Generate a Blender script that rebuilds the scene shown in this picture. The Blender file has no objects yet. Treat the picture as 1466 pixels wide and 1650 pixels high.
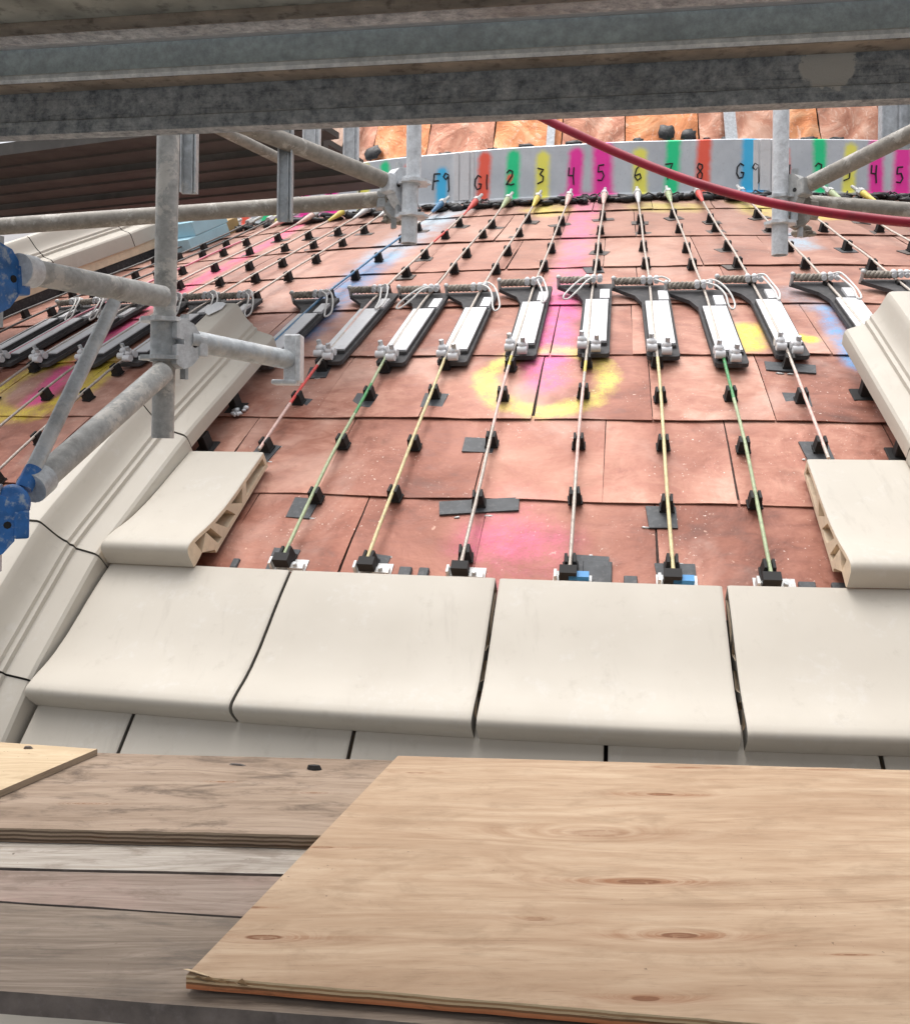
import bpy, math, random
from math import sin, cos, radians, degrees, hypot, pi, exp
from mathutils import Vector, Matrix

random.seed(7)
SC = bpy.context.scene
COL = SC.collection

# ------------------------------------------------------------------ camera, sky, sun, exposure
F_PX, HOR, ROLL = 1500.0, 705.22, 0.0126          # focal length and eye level, in pixels of a 1466 x 1650 frame
cam_d = bpy.data.cameras.new('camera')
cam = bpy.data.objects.new('camera', cam_d)
COL.objects.link(cam)
cam_d.sensor_fit = 'HORIZONTAL'
cam_d.sensor_width = 36.0
cam_d.lens = 36.0 * F_PX / 1466.0
cam_d.shift_y = -(825.0 - HOR) / 1466.0
cam_d.clip_start = 0.05
cam_d.clip_end = 3000.0
cam.location = (0, 0, 0)
cam.rotation_euler = (Matrix.Rotation(-ROLL, 3, 'Y') @ Matrix.Rotation(radians(90), 3, 'X')).to_euler()
SC.camera = cam

SUN_DIR = Vector((-0.15, 0.16, 0.97)).normalized()   # towards the sun, a bright patch behind white sheeting
world = bpy.data.worlds.new('World')
SC.world = world
world.use_nodes = True
wn, wl = world.node_tree.nodes, world.node_tree.links
sky = wn.new('ShaderNodeTexSky')
sky.sky_type = 'NISHITA'
sky.sun_disc = False
sky.sun_elevation = math.asin(SUN_DIR.z)
sky.sun_rotation = math.atan2(SUN_DIR.x, SUN_DIR.y)
sky.air_density = 1.0
sky.dust_density = 6.0
sky.ozone_density = 1.0
hsv = wn.new('ShaderNodeHueSaturation')
hsv.inputs['Saturation'].default_value = 0.22
wl.new(sky.outputs[0], hsv.inputs['Color'])
wl.new(hsv.outputs[0], wn['Background'].inputs['Color'])
wn['Background'].inputs['Strength'].default_value = 0.145

sun_d = bpy.data.lights.new('sun', 'SUN')
sun_d.energy = 0.85
sun_d.angle = radians(84)
sun_d.color = (1.0, 0.975, 0.945)
sun = bpy.data.objects.new('sun', sun_d)
sun.rotation_euler = SUN_DIR.to_track_quat('Z', 'Y').to_euler()
sun.location = SUN_DIR * 30
COL.objects.link(sun)

SC.view_settings.view_transform = 'Standard'
SC.view_settings.look = 'None'
SC.view_settings.exposure = 0.72
SC.view_settings.gamma = 1.0
SC.view_settings.use_curve_mapping = False

# ------------------------------------------------------------------ helpers
def ray(x, y):
    x -= 733.0; y -= HOR
    c, s = cos(-ROLL), sin(-ROLL)
    return Vector(((x*c - y*s)/F_PX, 1.0, -(x*s + y*c)/F_PX))
def at(x, y, Y): return ray(x, y) * Y
def atz(x, y, z):
    d = ray(x, y); return d * (z/d.z)

CX, CY = 3.0163, 17.469                              # the dome's axis
GROUND_Z = -12.0
DOME_O = Vector((3.0163, 17.469, GROUND_Z))
KR = [6.5, 8.0, 9.3, 10.5, 11.5, 12.3, 13.0, 13.6, 14.2, 14.4, 14.6, 14.8, 15.0, 15.2, 15.35]
KZ = [3.1, 2.75, 2.2997, 1.6764, 1.1862, .7778, .3683, -.0584, -.53, -.74, -.99, -1.28, -1.60, -1.98, -2.32]
def prof(r):
    if r <= KR[0]: return KZ[0]
    for i in range(len(KR)-1):
        if r <= KR[i+1]:
            t = (r-KR[i])/(KR[i+1]-KR[i]); return KZ[i] + t*(KZ[i+1]-KZ[i])
    return KZ[-1] - (r-KR[-1])*3
def sprof(r): return (prof(r-.12) + 2*prof(r-.05) + 3*prof(r) + 2*prof(r+.05) + prof(r+.12))/9
def nrm(r):
    sl = (prof(r+.15)-prof(r-.15))/.3
    q = hypot(1, sl); return -sl/q, 1/q
def dome(r, a, h=0.0):
    nr, nz = nrm(r)
    R = r + nr*h; a = radians(a)
    return Vector((CX + R*sin(a), CY - R*cos(a), sprof(r) + nz*h))
def frame(r, a, h=0.0):
    """columns: lateral (right), down the slope, outward normal; origin on the dome"""
    nr, nz = nrm(r); ar = radians(a)
    n = Vector((nr*sin(ar), -nr*cos(ar), nz))
    u = Vector((cos(ar), sin(ar), 0))
    v = -n.cross(u)
    if v.z > 0: v = -v
    M = Matrix((u, v, n)).transposed().to_4x4()
    M.translation = dome(r, a, h)
    return M

def world_loc(o):
    v = Vector((0, 0, 0))
    while o is not None: v += Vector(o.location); o = o.parent
    return v

class MB:
    def __init__(s): s.v = []; s.f = []; s.m = []; s.sm = []
    def add(s, verts, faces, mat=0, smooth=False, M=None):
        o = len(s.v)
        for p in verts:
            p = Vector(p); s.v.append(M @ p if M else p)
        for f in faces:
            s.f.append([o+i for i in f]); s.m.append(mat); s.sm.append(smooth)
    def box(s, lo, hi, mat=0, M=None):
        x0, y0, z0 = lo; x1, y1, z1 = hi
        s.add([(x0,y0,z0),(x1,y0,z0),(x1,y1,z0),(x0,y1,z0),(x0,y0,z1),(x1,y0,z1),(x1,y1,z1),(x0,y1,z1)],
              [(0,3,2,1),(4,5,6,7),(0,1,5,4),(1,2,6,5),(2,3,7,6),(3,0,4,7)], mat, False, M)
    def prism(s, poly, z0, z1, mat=0, M=None, smooth=False):
        n = len(poly)
        v = [(p[0], p[1], z0) for p in poly] + [(p[0], p[1], z1) for p in poly]
        s.add(v, [tuple(range(n-1, -1, -1)), tuple(range(n, 2*n))], mat, False, M)
        s.add(v, [(i, (i+1) % n, n+(i+1) % n, n+i) for i in range(n)], mat, smooth, M)
    def tube(s, pts, rad, n=10, mat=0, caps=True, M=None, smooth=True, hollow=0):
        pts = [Vector(p) for p in pts]
        rads = rad if isinstance(rad, (list, tuple)) else [rad]*len(pts)
        rings = []; up = None
        for i, p in enumerate(pts):
            d = (pts[min(i+1, len(pts)-1)] - pts[max(i-1, 0)])
            if d.length < 1e-9: d = Vector((0, 0, 1))
            d.normalize()
            if up is None:
                up = Vector((0, 0, 1)) if abs(d.z) < .9 else Vector((1, 0, 0))
            a = d.cross(up).normalized(); b = a.cross(d).normalized(); up = b
            rings.append([p + (a*cos(2*pi*k/n) + b*sin(2*pi*k/n))*rads[i] for k in range(n)])
        vv = [q for r_ in rings for q in r_]
        ff = []
        for i in range(len(pts)-1):
            for k in range(n):
                ff.append((i*n+k, i*n+(k+1) % n, (i+1)*n+(k+1) % n, (i+1)*n+k))
        s.add(vv, ff, mat, smooth, M)
        if caps:
            for idx, end, inn in ((0, 0, 1), (len(pts)-1, -1, -2)):
                if hollow:
                    d = (pts[inn]-pts[end]).normalized()
                    ring = rings[end]; c = pts[end]
                    inner = [c + (q-c)*hollow for q in ring]
                    deep = [q + d*.06 for q in inner]
                    s.add(ring+inner+deep+[c+d*.06], [(k, (k+1) % n, n+(k+1) % n, n+k) for k in range(n)] +
                          [(n+k, n+(k+1) % n, 2*n+(k+1) % n, 2*n+k) for k in range(n)] +
                          [(2*n+k, 2*n+(k+1) % n, 3*n) for k in range(n)], mat, False, M)
                else:
                    f = list(range(n)); s.add(rings[end], [f if idx else f[::-1]], mat, False, M)
    def ball(s, c, rx, ry, rz, mat=0, M=None, n=8, m=5, jit=0.0):
        c = Vector(c); vv = [c + Vector((0, 0, rz))]; ff = []
        for i in range(1, m):
            t = pi*i/m
            for k in range(n):
                j = 1 + random.uniform(-jit, jit)
                vv.append(c + Vector((rx*sin(t)*cos(2*pi*k/n)*j, ry*sin(t)*sin(2*pi*k/n)*j, rz*cos(t)*j)))
        vv.append(c - Vector((0, 0, rz)))
        for k in range(n):
            ff.append((0, 1+k, 1+(k+1) % n))
            ff.append((len(vv)-1, 1+(m-2)*n+(k+1) % n, 1+(m-2)*n+k))
            for i in range(m-2):
                a = 1+i*n
                ff.append((a+k, a+n+k, a+n+(k+1) % n, a+(k+1) % n))
        s.add(vv, ff, mat, True, M)
    def mesh(s, name, mats, origin=None):
        me = bpy.data.meshes.new(name)
        o = Vector(origin) if origin is not None else Vector((0, 0, 0))
        me.from_pydata([tuple(p-o) for p in s.v], [], s.f)
        for m in (mats if isinstance(mats, (list, tuple)) else [mats]): me.materials.append(m)
        me.polygons.foreach_set('material_index', s.m)
        me.polygons.foreach_set('use_smooth', s.sm)
        me.update()
        return me
    def build(s, name, mats, parent=None, origin=None):
        """a part sits in its parent's space: vertices are given in world space"""
        if parent is not None and origin is None: origin = world_loc(parent)
        me = s.mesh(name, mats, origin)
        ob = bpy.data.objects.new(name, me); COL.objects.link(ob)
        if parent is not None:
            ob.parent = parent
            ob.location = Vector(origin) - world_loc(parent)
        elif origin is not None: ob.location = origin
        return ob
def fix_normals(ob):
    import bmesh
    bm = bmesh.new(); bm.from_mesh(ob.data); bmesh.ops.recalc_face_normals(bm, faces=bm.faces); bm.to_mesh(ob.data); bm.free()
def tag(o, label, cat=None, group=None, kind=None):
    if label: o['label'] = label
    if cat: o['category'] = cat
    if group: o['group'] = group
    if kind: o['kind'] = kind
    return o
def thing(name, loc, label, cat, group=None):
    o = bpy.data.objects.new(name, None); o.empty_display_size = .05
    o.location = loc; COL.objects.link(o)
    return tag(o, label, cat, group)
def bevel(o, w, seg=2, ang=35):
    m = o.modifiers.new('bevel', 'BEVEL'); m.width = w; m.segments = seg; m.limit_method = 'ANGLE'; m.angle_limit = radians(ang)
    m.harden_normals = False
    return o
ORD = ['first', 'second', 'third', 'fourth', 'fifth', 'sixth', 'seventh', 'eighth', 'ninth', 'tenth']

# ------------------------------------------------------------------ node helper
class NT:
    def __init__(s, name):
        s.mat = bpy.data.materials.new(name); s.mat.use_nodes = True
        s.t = s.mat.node_tree; s.n = s.t.nodes; s.l = s.t.links
        s.b = s.n['Principled BSDF']
        s._obj = None
    def set(s, **k):
        for key, v in k.items():
            key = {'color': 'Base Color', 'rough': 'Roughness', 'metal': 'Metallic', 'normal': 'Normal', 'spec': 'Specular IOR Level', 'coat': 'Coat Weight', 'coatr': 'Coat Roughness'}[key]
            s.inp(s.b.inputs[key], v)
        return s
    def inp(s, sock, v):
        if isinstance(v, bpy.types.NodeSocket): s.l.new(v, sock)
        elif v is not None:
            if isinstance(v, (tuple, list)) and sock.type == 'RGBA' and len(v) == 3: v = (*v, 1)
            sock.default_value = v
    def M(s, op, a, b=None, c=None, clamp=False):
        n = s.n.new('ShaderNodeMath'); n.operation = op; n.use_clamp = clamp
        for i, v in enumerate((a, b, c)):
            if v is not None: s.inp(n.inputs[i], v)
        return n.outputs[0]
    def V(s, op, a, b=None, sc=None):
        n = s.n.new('ShaderNodeVectorMath'); n.operation = op
        s.inp(n.inputs[0], a)
        if b is not None: s.inp(n.inputs[1], b)
        if sc is not None: s.inp(n.inputs['Scale'], sc)
        return n.outputs['Value'] if op in ('LENGTH', 'DOT_PRODUCT', 'DISTANCE') else n.outputs[0]
    def obj(s, rnd=0.0):
        n = s.n.new('ShaderNodeTexCoord').outputs['Object']
        if rnd:
            r = s.n.new('ShaderNodeObjectInfo').outputs['Random']
            n = s.V('ADD', n, s.V('SCALE', (1.0, .7, .4), sc=s.M('MULTIPLY', r, rnd)))
        return n
    def rnd(s): return s.n.new('ShaderNodeObjectInfo').outputs['Random']
    def noise(s, vec, scale=5.0, detail=4.0, rough=.55, dist=0.0, col=False):
        n = s.n.new('ShaderNodeTexNoise'); s.inp(n.inputs['Vector'], vec)
        n.inputs['Scale'].default_value = scale; n.inputs['Detail'].default_value = detail
        n.inputs['Roughness'].default_value = rough; n.inputs['Distortion'].default_value = dist
        return n.outputs['Color' if col else 'Fac']
    def voro(s, vec, scale, feat='F1'):
        n = s.n.new('ShaderNodeTexVoronoi'); n.feature = feat; s.inp(n.inputs['Vector'], vec); n.inputs['Scale'].default_value = scale
        return n.outputs['Distance']
    def ramp(s, fac, stops, interp='LINEAR'):
        n = s.n.new('ShaderNodeValToRGB'); s.inp(n.inputs[0], fac); cr = n.color_ramp; cr.interpolation = interp
        while len(cr.elements) < len(stops): cr.elements.new(.5)
        for e, (p, c) in zip(cr.elements, stops):
            e.position = p
            if not isinstance(c, (tuple, list)): c = (c, c, c)
            e.color = (*c, 1)
        return n.outputs[0]
    def step(s, v, lo, hi, a=0.0, b=1.0):
        n = s.n.new('ShaderNodeMapRange'); n.interpolation_type = 'SMOOTHSTEP'
        for i, x in enumerate((v, lo, hi, a, b)): s.inp(n.inputs[i], x)
        return n.outputs[0]
    def mix(s, fac, a, b, mode='MIX'):
        n = s.n.new('ShaderNodeMix'); n.data_type = 'RGBA'; n.blend_type = mode; n.clamp_factor = True
        s.inp(n.inputs[0], fac); s.inp(n.inputs[6], a); s.inp(n.inputs[7], b)
        return n.outputs[2]
    def bump(s, h, strength=.3, dist=.01, normal=None):
        n = s.n.new('ShaderNodeBump'); n.inputs['Strength'].default_value = strength; n.inputs['Distance'].default_value = dist
        s.inp(n.inputs['Height'], h)
        if normal is not None: s.inp(n.inputs['Normal'], normal)
        return n.outputs[0]
    def sep(s, vec):
        n = s.n.new('ShaderNodeSeparateXYZ'); s.inp(n.inputs[0], vec); return n.outputs
    def comb(s, x, y, z):
        n = s.n.new('ShaderNodeCombineXYZ')
        for i, v in enumerate((x, y, z)): s.inp(n.inputs[i], v)
        return n.outputs[0]

def srgb(r, g, b):
    f = lambda c: (c/255/12.92) if c/255 <= .04045 else ((c/255+.055)/1.055)**2.4
    return (f(r), f(g), f(b))

def simple(name, col, rough=.5, metal=0.0, var=.15, scale=8.0, bump=0.0, bscale=40.0, rnd=7.0, dirt=None, dirt_amt=.5):
    t = NT(name); p = t.obj(rnd)
    a = tuple(c*(1-var) for c in col); b = tuple(min(1, c*(1+var)) for c in col)
    c = t.ramp(t.noise(p, scale, 5), [(.3, a), (.7, b)])
    if dirt:
        c = t.mix(t.M('MULTIPLY', t.step(t.noise(p, scale*2.3, 6, .65), .5, .68), dirt_amt), c, (*dirt, 1))
    t.set(color=c, rough=rough, metal=metal)
    if bump: t.set(normal=t.bump(t.noise(p, bscale, 5), bump, .004))
    return t.mat

PINK = (.97, .03, .40); YEL = (.97, .90, .14); BLUE = (.06, .54, .90); GREEN = (.01, .72, .29); RED = (.98, .13, .07)      # marking spray, bright pigments
def add_sprays(t, p, col, sprays, wob=.03, wscale=9.0, soft=False):
    """sprays: (A, B, radius_core, radius_fade, colour, opacity) capsules, or (C, None, R, width, colour, opacity) rings"""
    w = t.M('MULTIPLY', t.M('SUBTRACT', t.noise(p, wscale, 5, .65), .5), wob*2)
    patch = t.M('MULTIPLY', t.step(t.noise(p, 6.5, 6, .68), .30, .60, .25, 1.0), t.step(t.noise(p, 120, 3, .6), .36, .52, .45, 1.0)) if soft else None
    for A, B, r0, r1, c, op in sprays:
        if B is None:
            d = t.M('ABSOLUTE', t.M('SUBTRACT', t.V('DISTANCE', p, tuple(A)), r0)); lo, hi = r1*.25, r1
        else:
            ba = B - A; pa = t.V('SUBTRACT', p, tuple(A))
            h = t.M('DIVIDE', t.V('DOT_PRODUCT', pa, tuple(ba)), ba.dot(ba), clamp=True)
            d = t.V('LENGTH', t.V('SUBTRACT', pa, t.V('SCALE', tuple(ba), sc=h))); lo, hi = r0, r1
        m = t.step(t.M('ADD', d, w), lo, hi, op, 0.0)
        if soft: m = t.M('MULTIPLY', m, patch)
        col = t.mix(m, col, (*c, 1))
    return col

# ------------------------------------------------------------------ materials
def copper_mat(name, sprays=(), bright=0.0):
    t = NT(name); p = t.V('ADD', t.obj(), tuple(DOME_O))
    rn = t.rnd()
    big = t.noise(t.V('ADD', p, t.V('SCALE', (3., 1., 2.), sc=rn)), 2.2, 5, .6, .6)
    st = t.noise(t.V('MULTIPLY', p, (1.2, 1.2, 4.)), 5.0, 6, .62, 1.2)
    f = t.M('ADD', t.M('MULTIPLY', big, .6), t.M('MULTIPLY', st, .4))
    f = t.M('ADD', f, t.M('MULTIPLY', t.M('SUBTRACT', rn, .5), .15))
    c = t.ramp(f, [(.29, (.120, .040, .025)), (.40, (.235, .086, .056)), (.50, (.335, .142, .098)), (.59, (.435, .218, .158)), (.71, (.58, .355, .278)), (.83, (.34, .145, .100))])
    # chalky bloom in soft patches
    c = t.mix(t.step(t.noise(p, 1.3, 5, .6, .8), .50, .70, 0, .38), c, (.60, .43, .36, 1))
    # pale abraded flecks, dark grime
    fl = t.step(t.noise(p, 26, 7, .72, .4), .62, .72)
    fl = t.M('MULTIPLY', fl, t.step(t.noise(p, 1.7, 3), .42, .62))
    c = t.mix(t.M('MULTIPLY', fl, .75), c, (.80, .56, .44, 1))
    # fine pale scratches running up and across the sheets, and specks of plaster
    sc1 = t.step(t.noise(t.V('MULTIPLY', p, (14., 14., 1.1)), 4.0, 4, .6, .2), .66, .70)
    sc1 = t.M('MULTIPLY', sc1, t.step(t.noise(p, 2.4, 3), .5, .62))
    c = t.mix(t.M('MULTIPLY', sc1, .4), c, (.68, .47, .37, 1))
    sk = t.M('MULTIPLY', t.step(t.noise(p, 95, 2, .5), .69, .73), t.step(t.noise(p, 3.1, 4), .46, .6))
    c = t.mix(t.M('MULTIPLY', sk, .8), c, (.80, .68, .60, 1))
    gr = t.step(t.noise(p, 4.3, 6, .7), .56, .75)
    c = t.mix(t.M('MULTIPLY', gr, .5), c, (.13, .055, .038, 1))
    # greyer higher up the dome
    zz = t.sep(p)[2]
    c = t.mix(t.step(zz, .5, 2.0, 0.0, .55), c, (.37, .235, .185, 1))
    if sprays: c = add_sprays(t, p, c, sprays, .07, 7.0, True)
    ro = t.ramp(st, [(.3, .46), (.7, .66)])
    t.set(color=c, rough=ro, metal=.42 if not sprays else .34, normal=t.bump(t.noise(p, 7, 4, .6, .5), .35, .02, t.bump(t.noise(p, 60, 4), .12, .003)))
    return t.mat

def foil_mat(name, a, b, c_, seed):
    t = NT(name); p = t.V('ADD', t.obj(), (seed*3.1, seed*1.7, seed*.9))
    f = t.noise(p, 3.0, 5, .62, 1.4)
    f2 = t.noise(t.V('MULTIPLY', p, (1, 1, .5)), 16, 6, .7, 1.2)
    c = t.ramp(f, [(.3, a), (.5, b), (.68, c_)])
    c = t.mix(t.step(f2, .54, .68, 0, .55), c, (.82, .62, .50, 1))
    c = t.mix(t.step(t.noise(p, 7, 6, .7), .60, .72, 0, .5), c, (.22, .13, .09, 1))
    t.set(color=c, metal=.5, rough=.36, normal=t.bump(t.M('ADD', f, t.M('MULTIPLY', f2, .25)), .35, .03))
    return t.mat

def galv_mat(name, base=(.42, .44, .45), metal=.35, rough=.5, grime=.35, gcol=(.16, .15, .14), white=.0):
    t = NT(name); p = t.obj(9.0)
    sp = t.noise(p, 48, 6, .72)
    c = t.ramp(sp, [(.32, tuple(x*.74 for x in base)), (.66, tuple(min(1, x*1.2) for x in base))])
    c = t.mix(t.M('MULTIPLY', t.step(t.noise(p, 9, 7, .72), .5, .66), grime), c, (*gcol, 1))
    if white:
        c = t.mix(t.M('MULTIPLY', t.step(t.noise(p, 14, 7, .75, .3), .53, .60), white), c, (.66, .63, .58, 1))
    t.set(color=c, metal=metal, rough=rough, normal=t.bump(t.noise(p, 70, 5, .6), .22, .004))
    return t.mat

def glaze_mat(name):
    t = NT(name); p = t.obj(11.0)
    c = t.ramp(t.noise(p, 2.3, 4), [(.3, (.505, .462, .396)), (.7, (.555, .512, .442))])
    c = t.mix(t.M('MULTIPLY', t.M('SUBTRACT', t.rnd(), .2), .22), c, (.475, .432, .370, 1))
    c = t.mix(t.M('MULTIPLY', t.step(t.noise(p, 12, 7, .7), .56, .74), .36), c, (.37, .33, .27, 1))
    dr = t.M('MULTIPLY', t.step(t.noise(t.V('MULTIPLY', p, (9., 2.2, 1.2)), 2.2, 6, .66), .54, .72), t.step(t.noise(p, 1.6, 3), .4, .65))
    c = t.mix(t.M('MULTIPLY', dr, .30), c, (.36, .32, .27, 1))
    sm = t.M('MULTIPLY', t.step(t.noise(p, 3.4, 5, .6, 1.5), .55, .62), t.step(t.noise(p, 30, 5, .7), .45, .65))
    c = t.mix(t.M('MULTIPLY', sm, .25), c, (.62, .60, .57, 1))
    sp = t.step(t.noise(p, 260, 2), .70, .76)
    c = t.mix(t.M('MULTIPLY', sp, .25), c, (.30, .25, .2, 1))
    t.set(color=c, rough=t.ramp(t.noise(p, 5, 4), [(.3, .50), (.7, .64)]), spec=.34,
          normal=t.bump(t.noise(p, 6, 3), .10, .01, t.bump(t.noise(p, 160, 3), .05, .002)))
    return t.mat

def wood_mat(name, dark, mid, light, swirl=1.9, fine=60.0, knots=(), rough=.68, dirt=None, dirt_amt=.4, contour=5.5, pinkish=None, kdark=(.17, .075, .035)):
    """rotary-cut veneer: contour lines of a smooth field, with the field raised at the knots"""
    t = NT(name); p = t.obj()
    x, y, z = t.sep(p)
    q = t.comb(t.M('MULTIPLY', x, .55), t.M('MULTIPLY', y, 3.2), 0.0)
    fld = t.M('ADD', t.M('MULTIPLY', y, 1.6), t.M('MULTIPLY', t.noise(q, 1.25, 3, .5, .25), swirl))
    kn = None; core = None; halo = None
    for kx, ky, sx, sy, amp, dk in knots:
        d = t.V('MULTIPLY', t.V('SUBTRACT', t.comb(x, y, 0.0), (kx, ky, 0)), (1/sx, 1/sy, 0))
        d2 = t.V('DOT_PRODUCT', d, d)
        e = t.M('EXPONENT', t.M('MULTIPLY', d2, -1.0))
        fld = t.M('ADD', fld, t.M('MULTIPLY', e, amp*.28))
        rg = t.M('SUBTRACT', d2, .085); rg = t.M('EXPONENT', t.M('MULTIPLY', t.M('MULTIPLY', rg, rg), -420.0))     # the knot's dark rim
        cw = t.M('MULTIPLY', t.M('ADD', t.M('MULTIPLY', rg, .8), t.M('MULTIPLY', t.M('EXPONENT', t.M('MULTIPLY', d2, -30.0)), .45)), dk)
        dl = t.V('MULTIPLY', d, (.55, 1.5, 0)); hw = t.M('MULTIPLY', t.M('EXPONENT', t.M('MULTIPLY', t.V('DOT_PRODUCT', dl, dl), -1.6)), dk)
        core = cw if core is None else t.M('ADD', core, cw)
        halo = hw if halo is None else t.M('ADD', halo, hw)
    ph = t.M('MULTIPLY', fld, contour)
    ln = t.noise(t.comb(t.M('MULTIPLY', x, .15), t.M('MULTIPLY', ph, 1.0), 0.0), 4.6, 5, .66)
    fine_n = t.noise(t.comb(t.M('MULTIPLY', x, 4.0), t.M('MULTIPLY', y, fine), 0.0), 1.0, 6, .7)
    g = t.M('ADD', t.M('MULTIPLY', ln, .56), t.M('MULTIPLY', fine_n, .44))
    c = t.ramp(g, [(.34, dark), (.48, mid), (.60, light), (.74, mid)])
    bd = t.noise(t.comb(t.M('MULTIPLY', x, .5), t.M('MULTIPLY', y, 4.5), 0.0), 1.3, 4, .6)
    c = t.mix(t.step(bd, .46, .68, 0, .5), c, (*dark, 1))
    pores = t.step(t.noise(t.comb(t.M('MULTIPLY', x, 13.), t.M('MULTIPLY', y, 210.), 0.0), 1.0, 4, .6), .58, .70)
    c = t.mix(t.M('MULTIPLY', pores, .38), c, (*[v*.55 for v in dark], 1))
    spk = t.M('MULTIPLY', t.step(t.noise(p, 70, 3, .55), .70, .74), t.step(t.noise(p, 4., 3), .5, .62))
    c = t.mix(t.M('MULTIPLY', spk, .7), c, (.07, .045, .03, 1))
    scf = t.M('MULTIPLY', t.step(t.noise(p, 2.3, 6, .65, .8), .55, .66), t.step(t.noise(p, 38, 5, .7), .42, .62))
    c = t.mix(t.M('MULTIPLY', scf, .22), c, (*[v*.6 for v in dark], 1))
    if pinkish:
        c = t.mix(t.step(t.noise(p, 2.6, 5, .6), .45, .7, 0, .55), c, (*pinkish, 1))
    if dirt:
        dn = t.noise(t.comb(t.M('MULTIPLY', x, 2.5), t.M('MULTIPLY', y, 7.), 0.0), 2.0, 8, .72, .5)
        c = t.mix(t.M('MULTIPLY', t.step(dn, .48, .68), dirt_amt), c, (*dirt, 1))
    if core is not None:
        c = t.mix(t.M('MULTIPLY', halo, t.step(g, .38, .60, 1.0, .35), clamp=True), c, (.235, .100, .045, 1))
        c = t.mix(t.M('MULTIPLY', t.M('MULTIPLY', core, t.step(t.noise(p, 55, 4), .26, .52)), 1.5, clamp=True), c, (*kdark, 1))
    t.set(color=c, rough=rough, spec=.25, normal=t.bump(t.M('ADD', g, t.M('MULTIPLY', fine_n, .6)), .22, .004))
    return t.mat

def ply_edge_mat(name, cols, z0, z1):
    t = NT(name); p = t.obj(); x, y, z = t.sep(p)
    w = t.M('MULTIPLY', t.M('SUBTRACT', t.noise(t.comb(t.M('MULTIPLY', x, 4.), y, 0.0), 3., 4), .5), .22)
    f = t.M('ADD', t.M('DIVIDE', t.M('SUBTRACT', z, z0), z1-z0), w)
    n = len(cols)
    c = t.ramp(f, [(i/n, cc) for i, cc in enumerate(cols)], 'CONSTANT')
    c = t.mix(t.M('MULTIPLY', t.step(t.noise(t.comb(t.M('MULTIPLY', x, 9.), t.M('MULTIPLY', y, 9.), t.M('MULTIPLY', z, 120.)), 1.2, 6, .7), .53, .68), .6), c, (.12, .06, .03, 1))
    t.set(color=c, rough=.8, spec=.2, normal=t.bump(t.noise(p, 90, 4), .5, .004))
    return t.mat

MAT = {}
MAT['under'] = simple('dark_underlay', (.055, .032, .026), .8)
MAT['dome_far'] = copper_mat('copper_far')
MAT['glaze'] = glaze_mat('cream_glaze')
MAT['clay'] = simple('unglazed_clay', (.72, .585, .425), .8, var=.10, scale=14, bump=.3, bscale=90, dirt=(.52, .40, .27), dirt_amt=.3)
MAT['joint'] = simple('grey_joint', (.20, .185, .16), .85, var=.2)
MAT['galv'] = galv_mat('galvanised_tube', (.50, .525, .54), .22, .48, .45, (.24, .235, .225), .35)
MAT['galv_mortar'] = galv_mat('mortar_splashed_tube', (.43, .43, .415), .12, .6, .5, (.19, .185, .17), .75)
MAT['galv_brown'] = galv_mat('weathered_tube', (.29, .265, .23), .12, .6, .45, (.15, .13, .11), .45)
MAT['galv_white'] = galv_mat('pale_zinc', (.70, .72, .74), .15, .45, .35, (.38, .38, .38))
MAT['plate_zinc'] = galv_mat('zinc_sheet', (.50, .52, .54), .35, .42, .18, (.33, .34, .35))
MAT['band'] = None
MAT['blue_paint'] = simple('chipped_blue_paint', (.03, .16, .46), .5, var=.35, scale=22, bump=.4, dirt=(.42, .50, .58), dirt_amt=.95)
MAT['black'] = simple('black_plastic', (.014, .013, .013), .75, var=.25)
MAT['pad'] = simple('dark_grey_pad', (.055, .060, .066), .6, var=.3, scale=20, dirt=(.14, .14, .145), dirt_amt=.5)
MAT['pad_brown'] = simple('brown_grey_pad', (.115, .095, .085), .65, var=.3, scale=20, dirt=(.05, .045, .04), dirt_amt=.5)
MAT['plate'] = simple('dark_grey_plate', (.066, .064, .066), .85, metal=.0, var=.22, scale=14, dirt=(.16, .14, .13), dirt_amt=.3)
MAT['white'] = simple('white_painted_metal', (.72, .72, .73), .6, var=.05, scale=10, dirt=(.55, .54, .53), dirt_amt=.35)
MAT['white_dull'] = simple('off_white_metal', (.60, .60, .59), .45, metal=.15, var=.14, scale=30, dirt=(.25, .24, .23), dirt_amt=.5)
MAT['loop'] = simple('white_cord', (.78, .77, .74), .6, var=.06)
MAT['rope'] = simple('brown_grey_rope', (.36, .32, .27), .85, var=.45, scale=30, bump=.5, bscale=120, dirt=(.06, .05, .045), dirt_amt=.7)
MAT['tar'] = simple('black_sealant', (.018, .018, .020), .5, var=.4, scale=20, bump=.5, bscale=60, dirt=(.09, .085, .08), dirt_amt=.6)
MAT['wire'] = simple('pale_steel_wire', (.50, .44, .385), .45, metal=.2, var=.18, scale=40, bump=.4, bscale=260, dirt=(.22, .17, .14), dirt_amt=.5)
MAT['red_hose'] = simple('red_rubber', (.36, .012, .038), .42, var=.22, scale=12, dirt=(.16, .02, .03), dirt_amt=.4)
MAT['foam'] = simple('pale_blue_foam', (.42, .66, .76), .8, var=.06, scale=9)
MAT['tan_wood'] = simple('tan_wood_block', (.50, .33, .15), .75, var=.15)
MAT['deck_metal'] = simple('brown_steel_deck', (.085, .076, .068), .7, metal=.05, var=.25, scale=4, dirt=(.12, .105, .092), dirt_amt=.5)
_t = NT('white_sheeting_cloth'); _tr = _t.n.new('ShaderNodeBsdfTranslucent'); _tr.inputs['Color'].default_value = (.9, .9, .9, 1)
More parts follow.
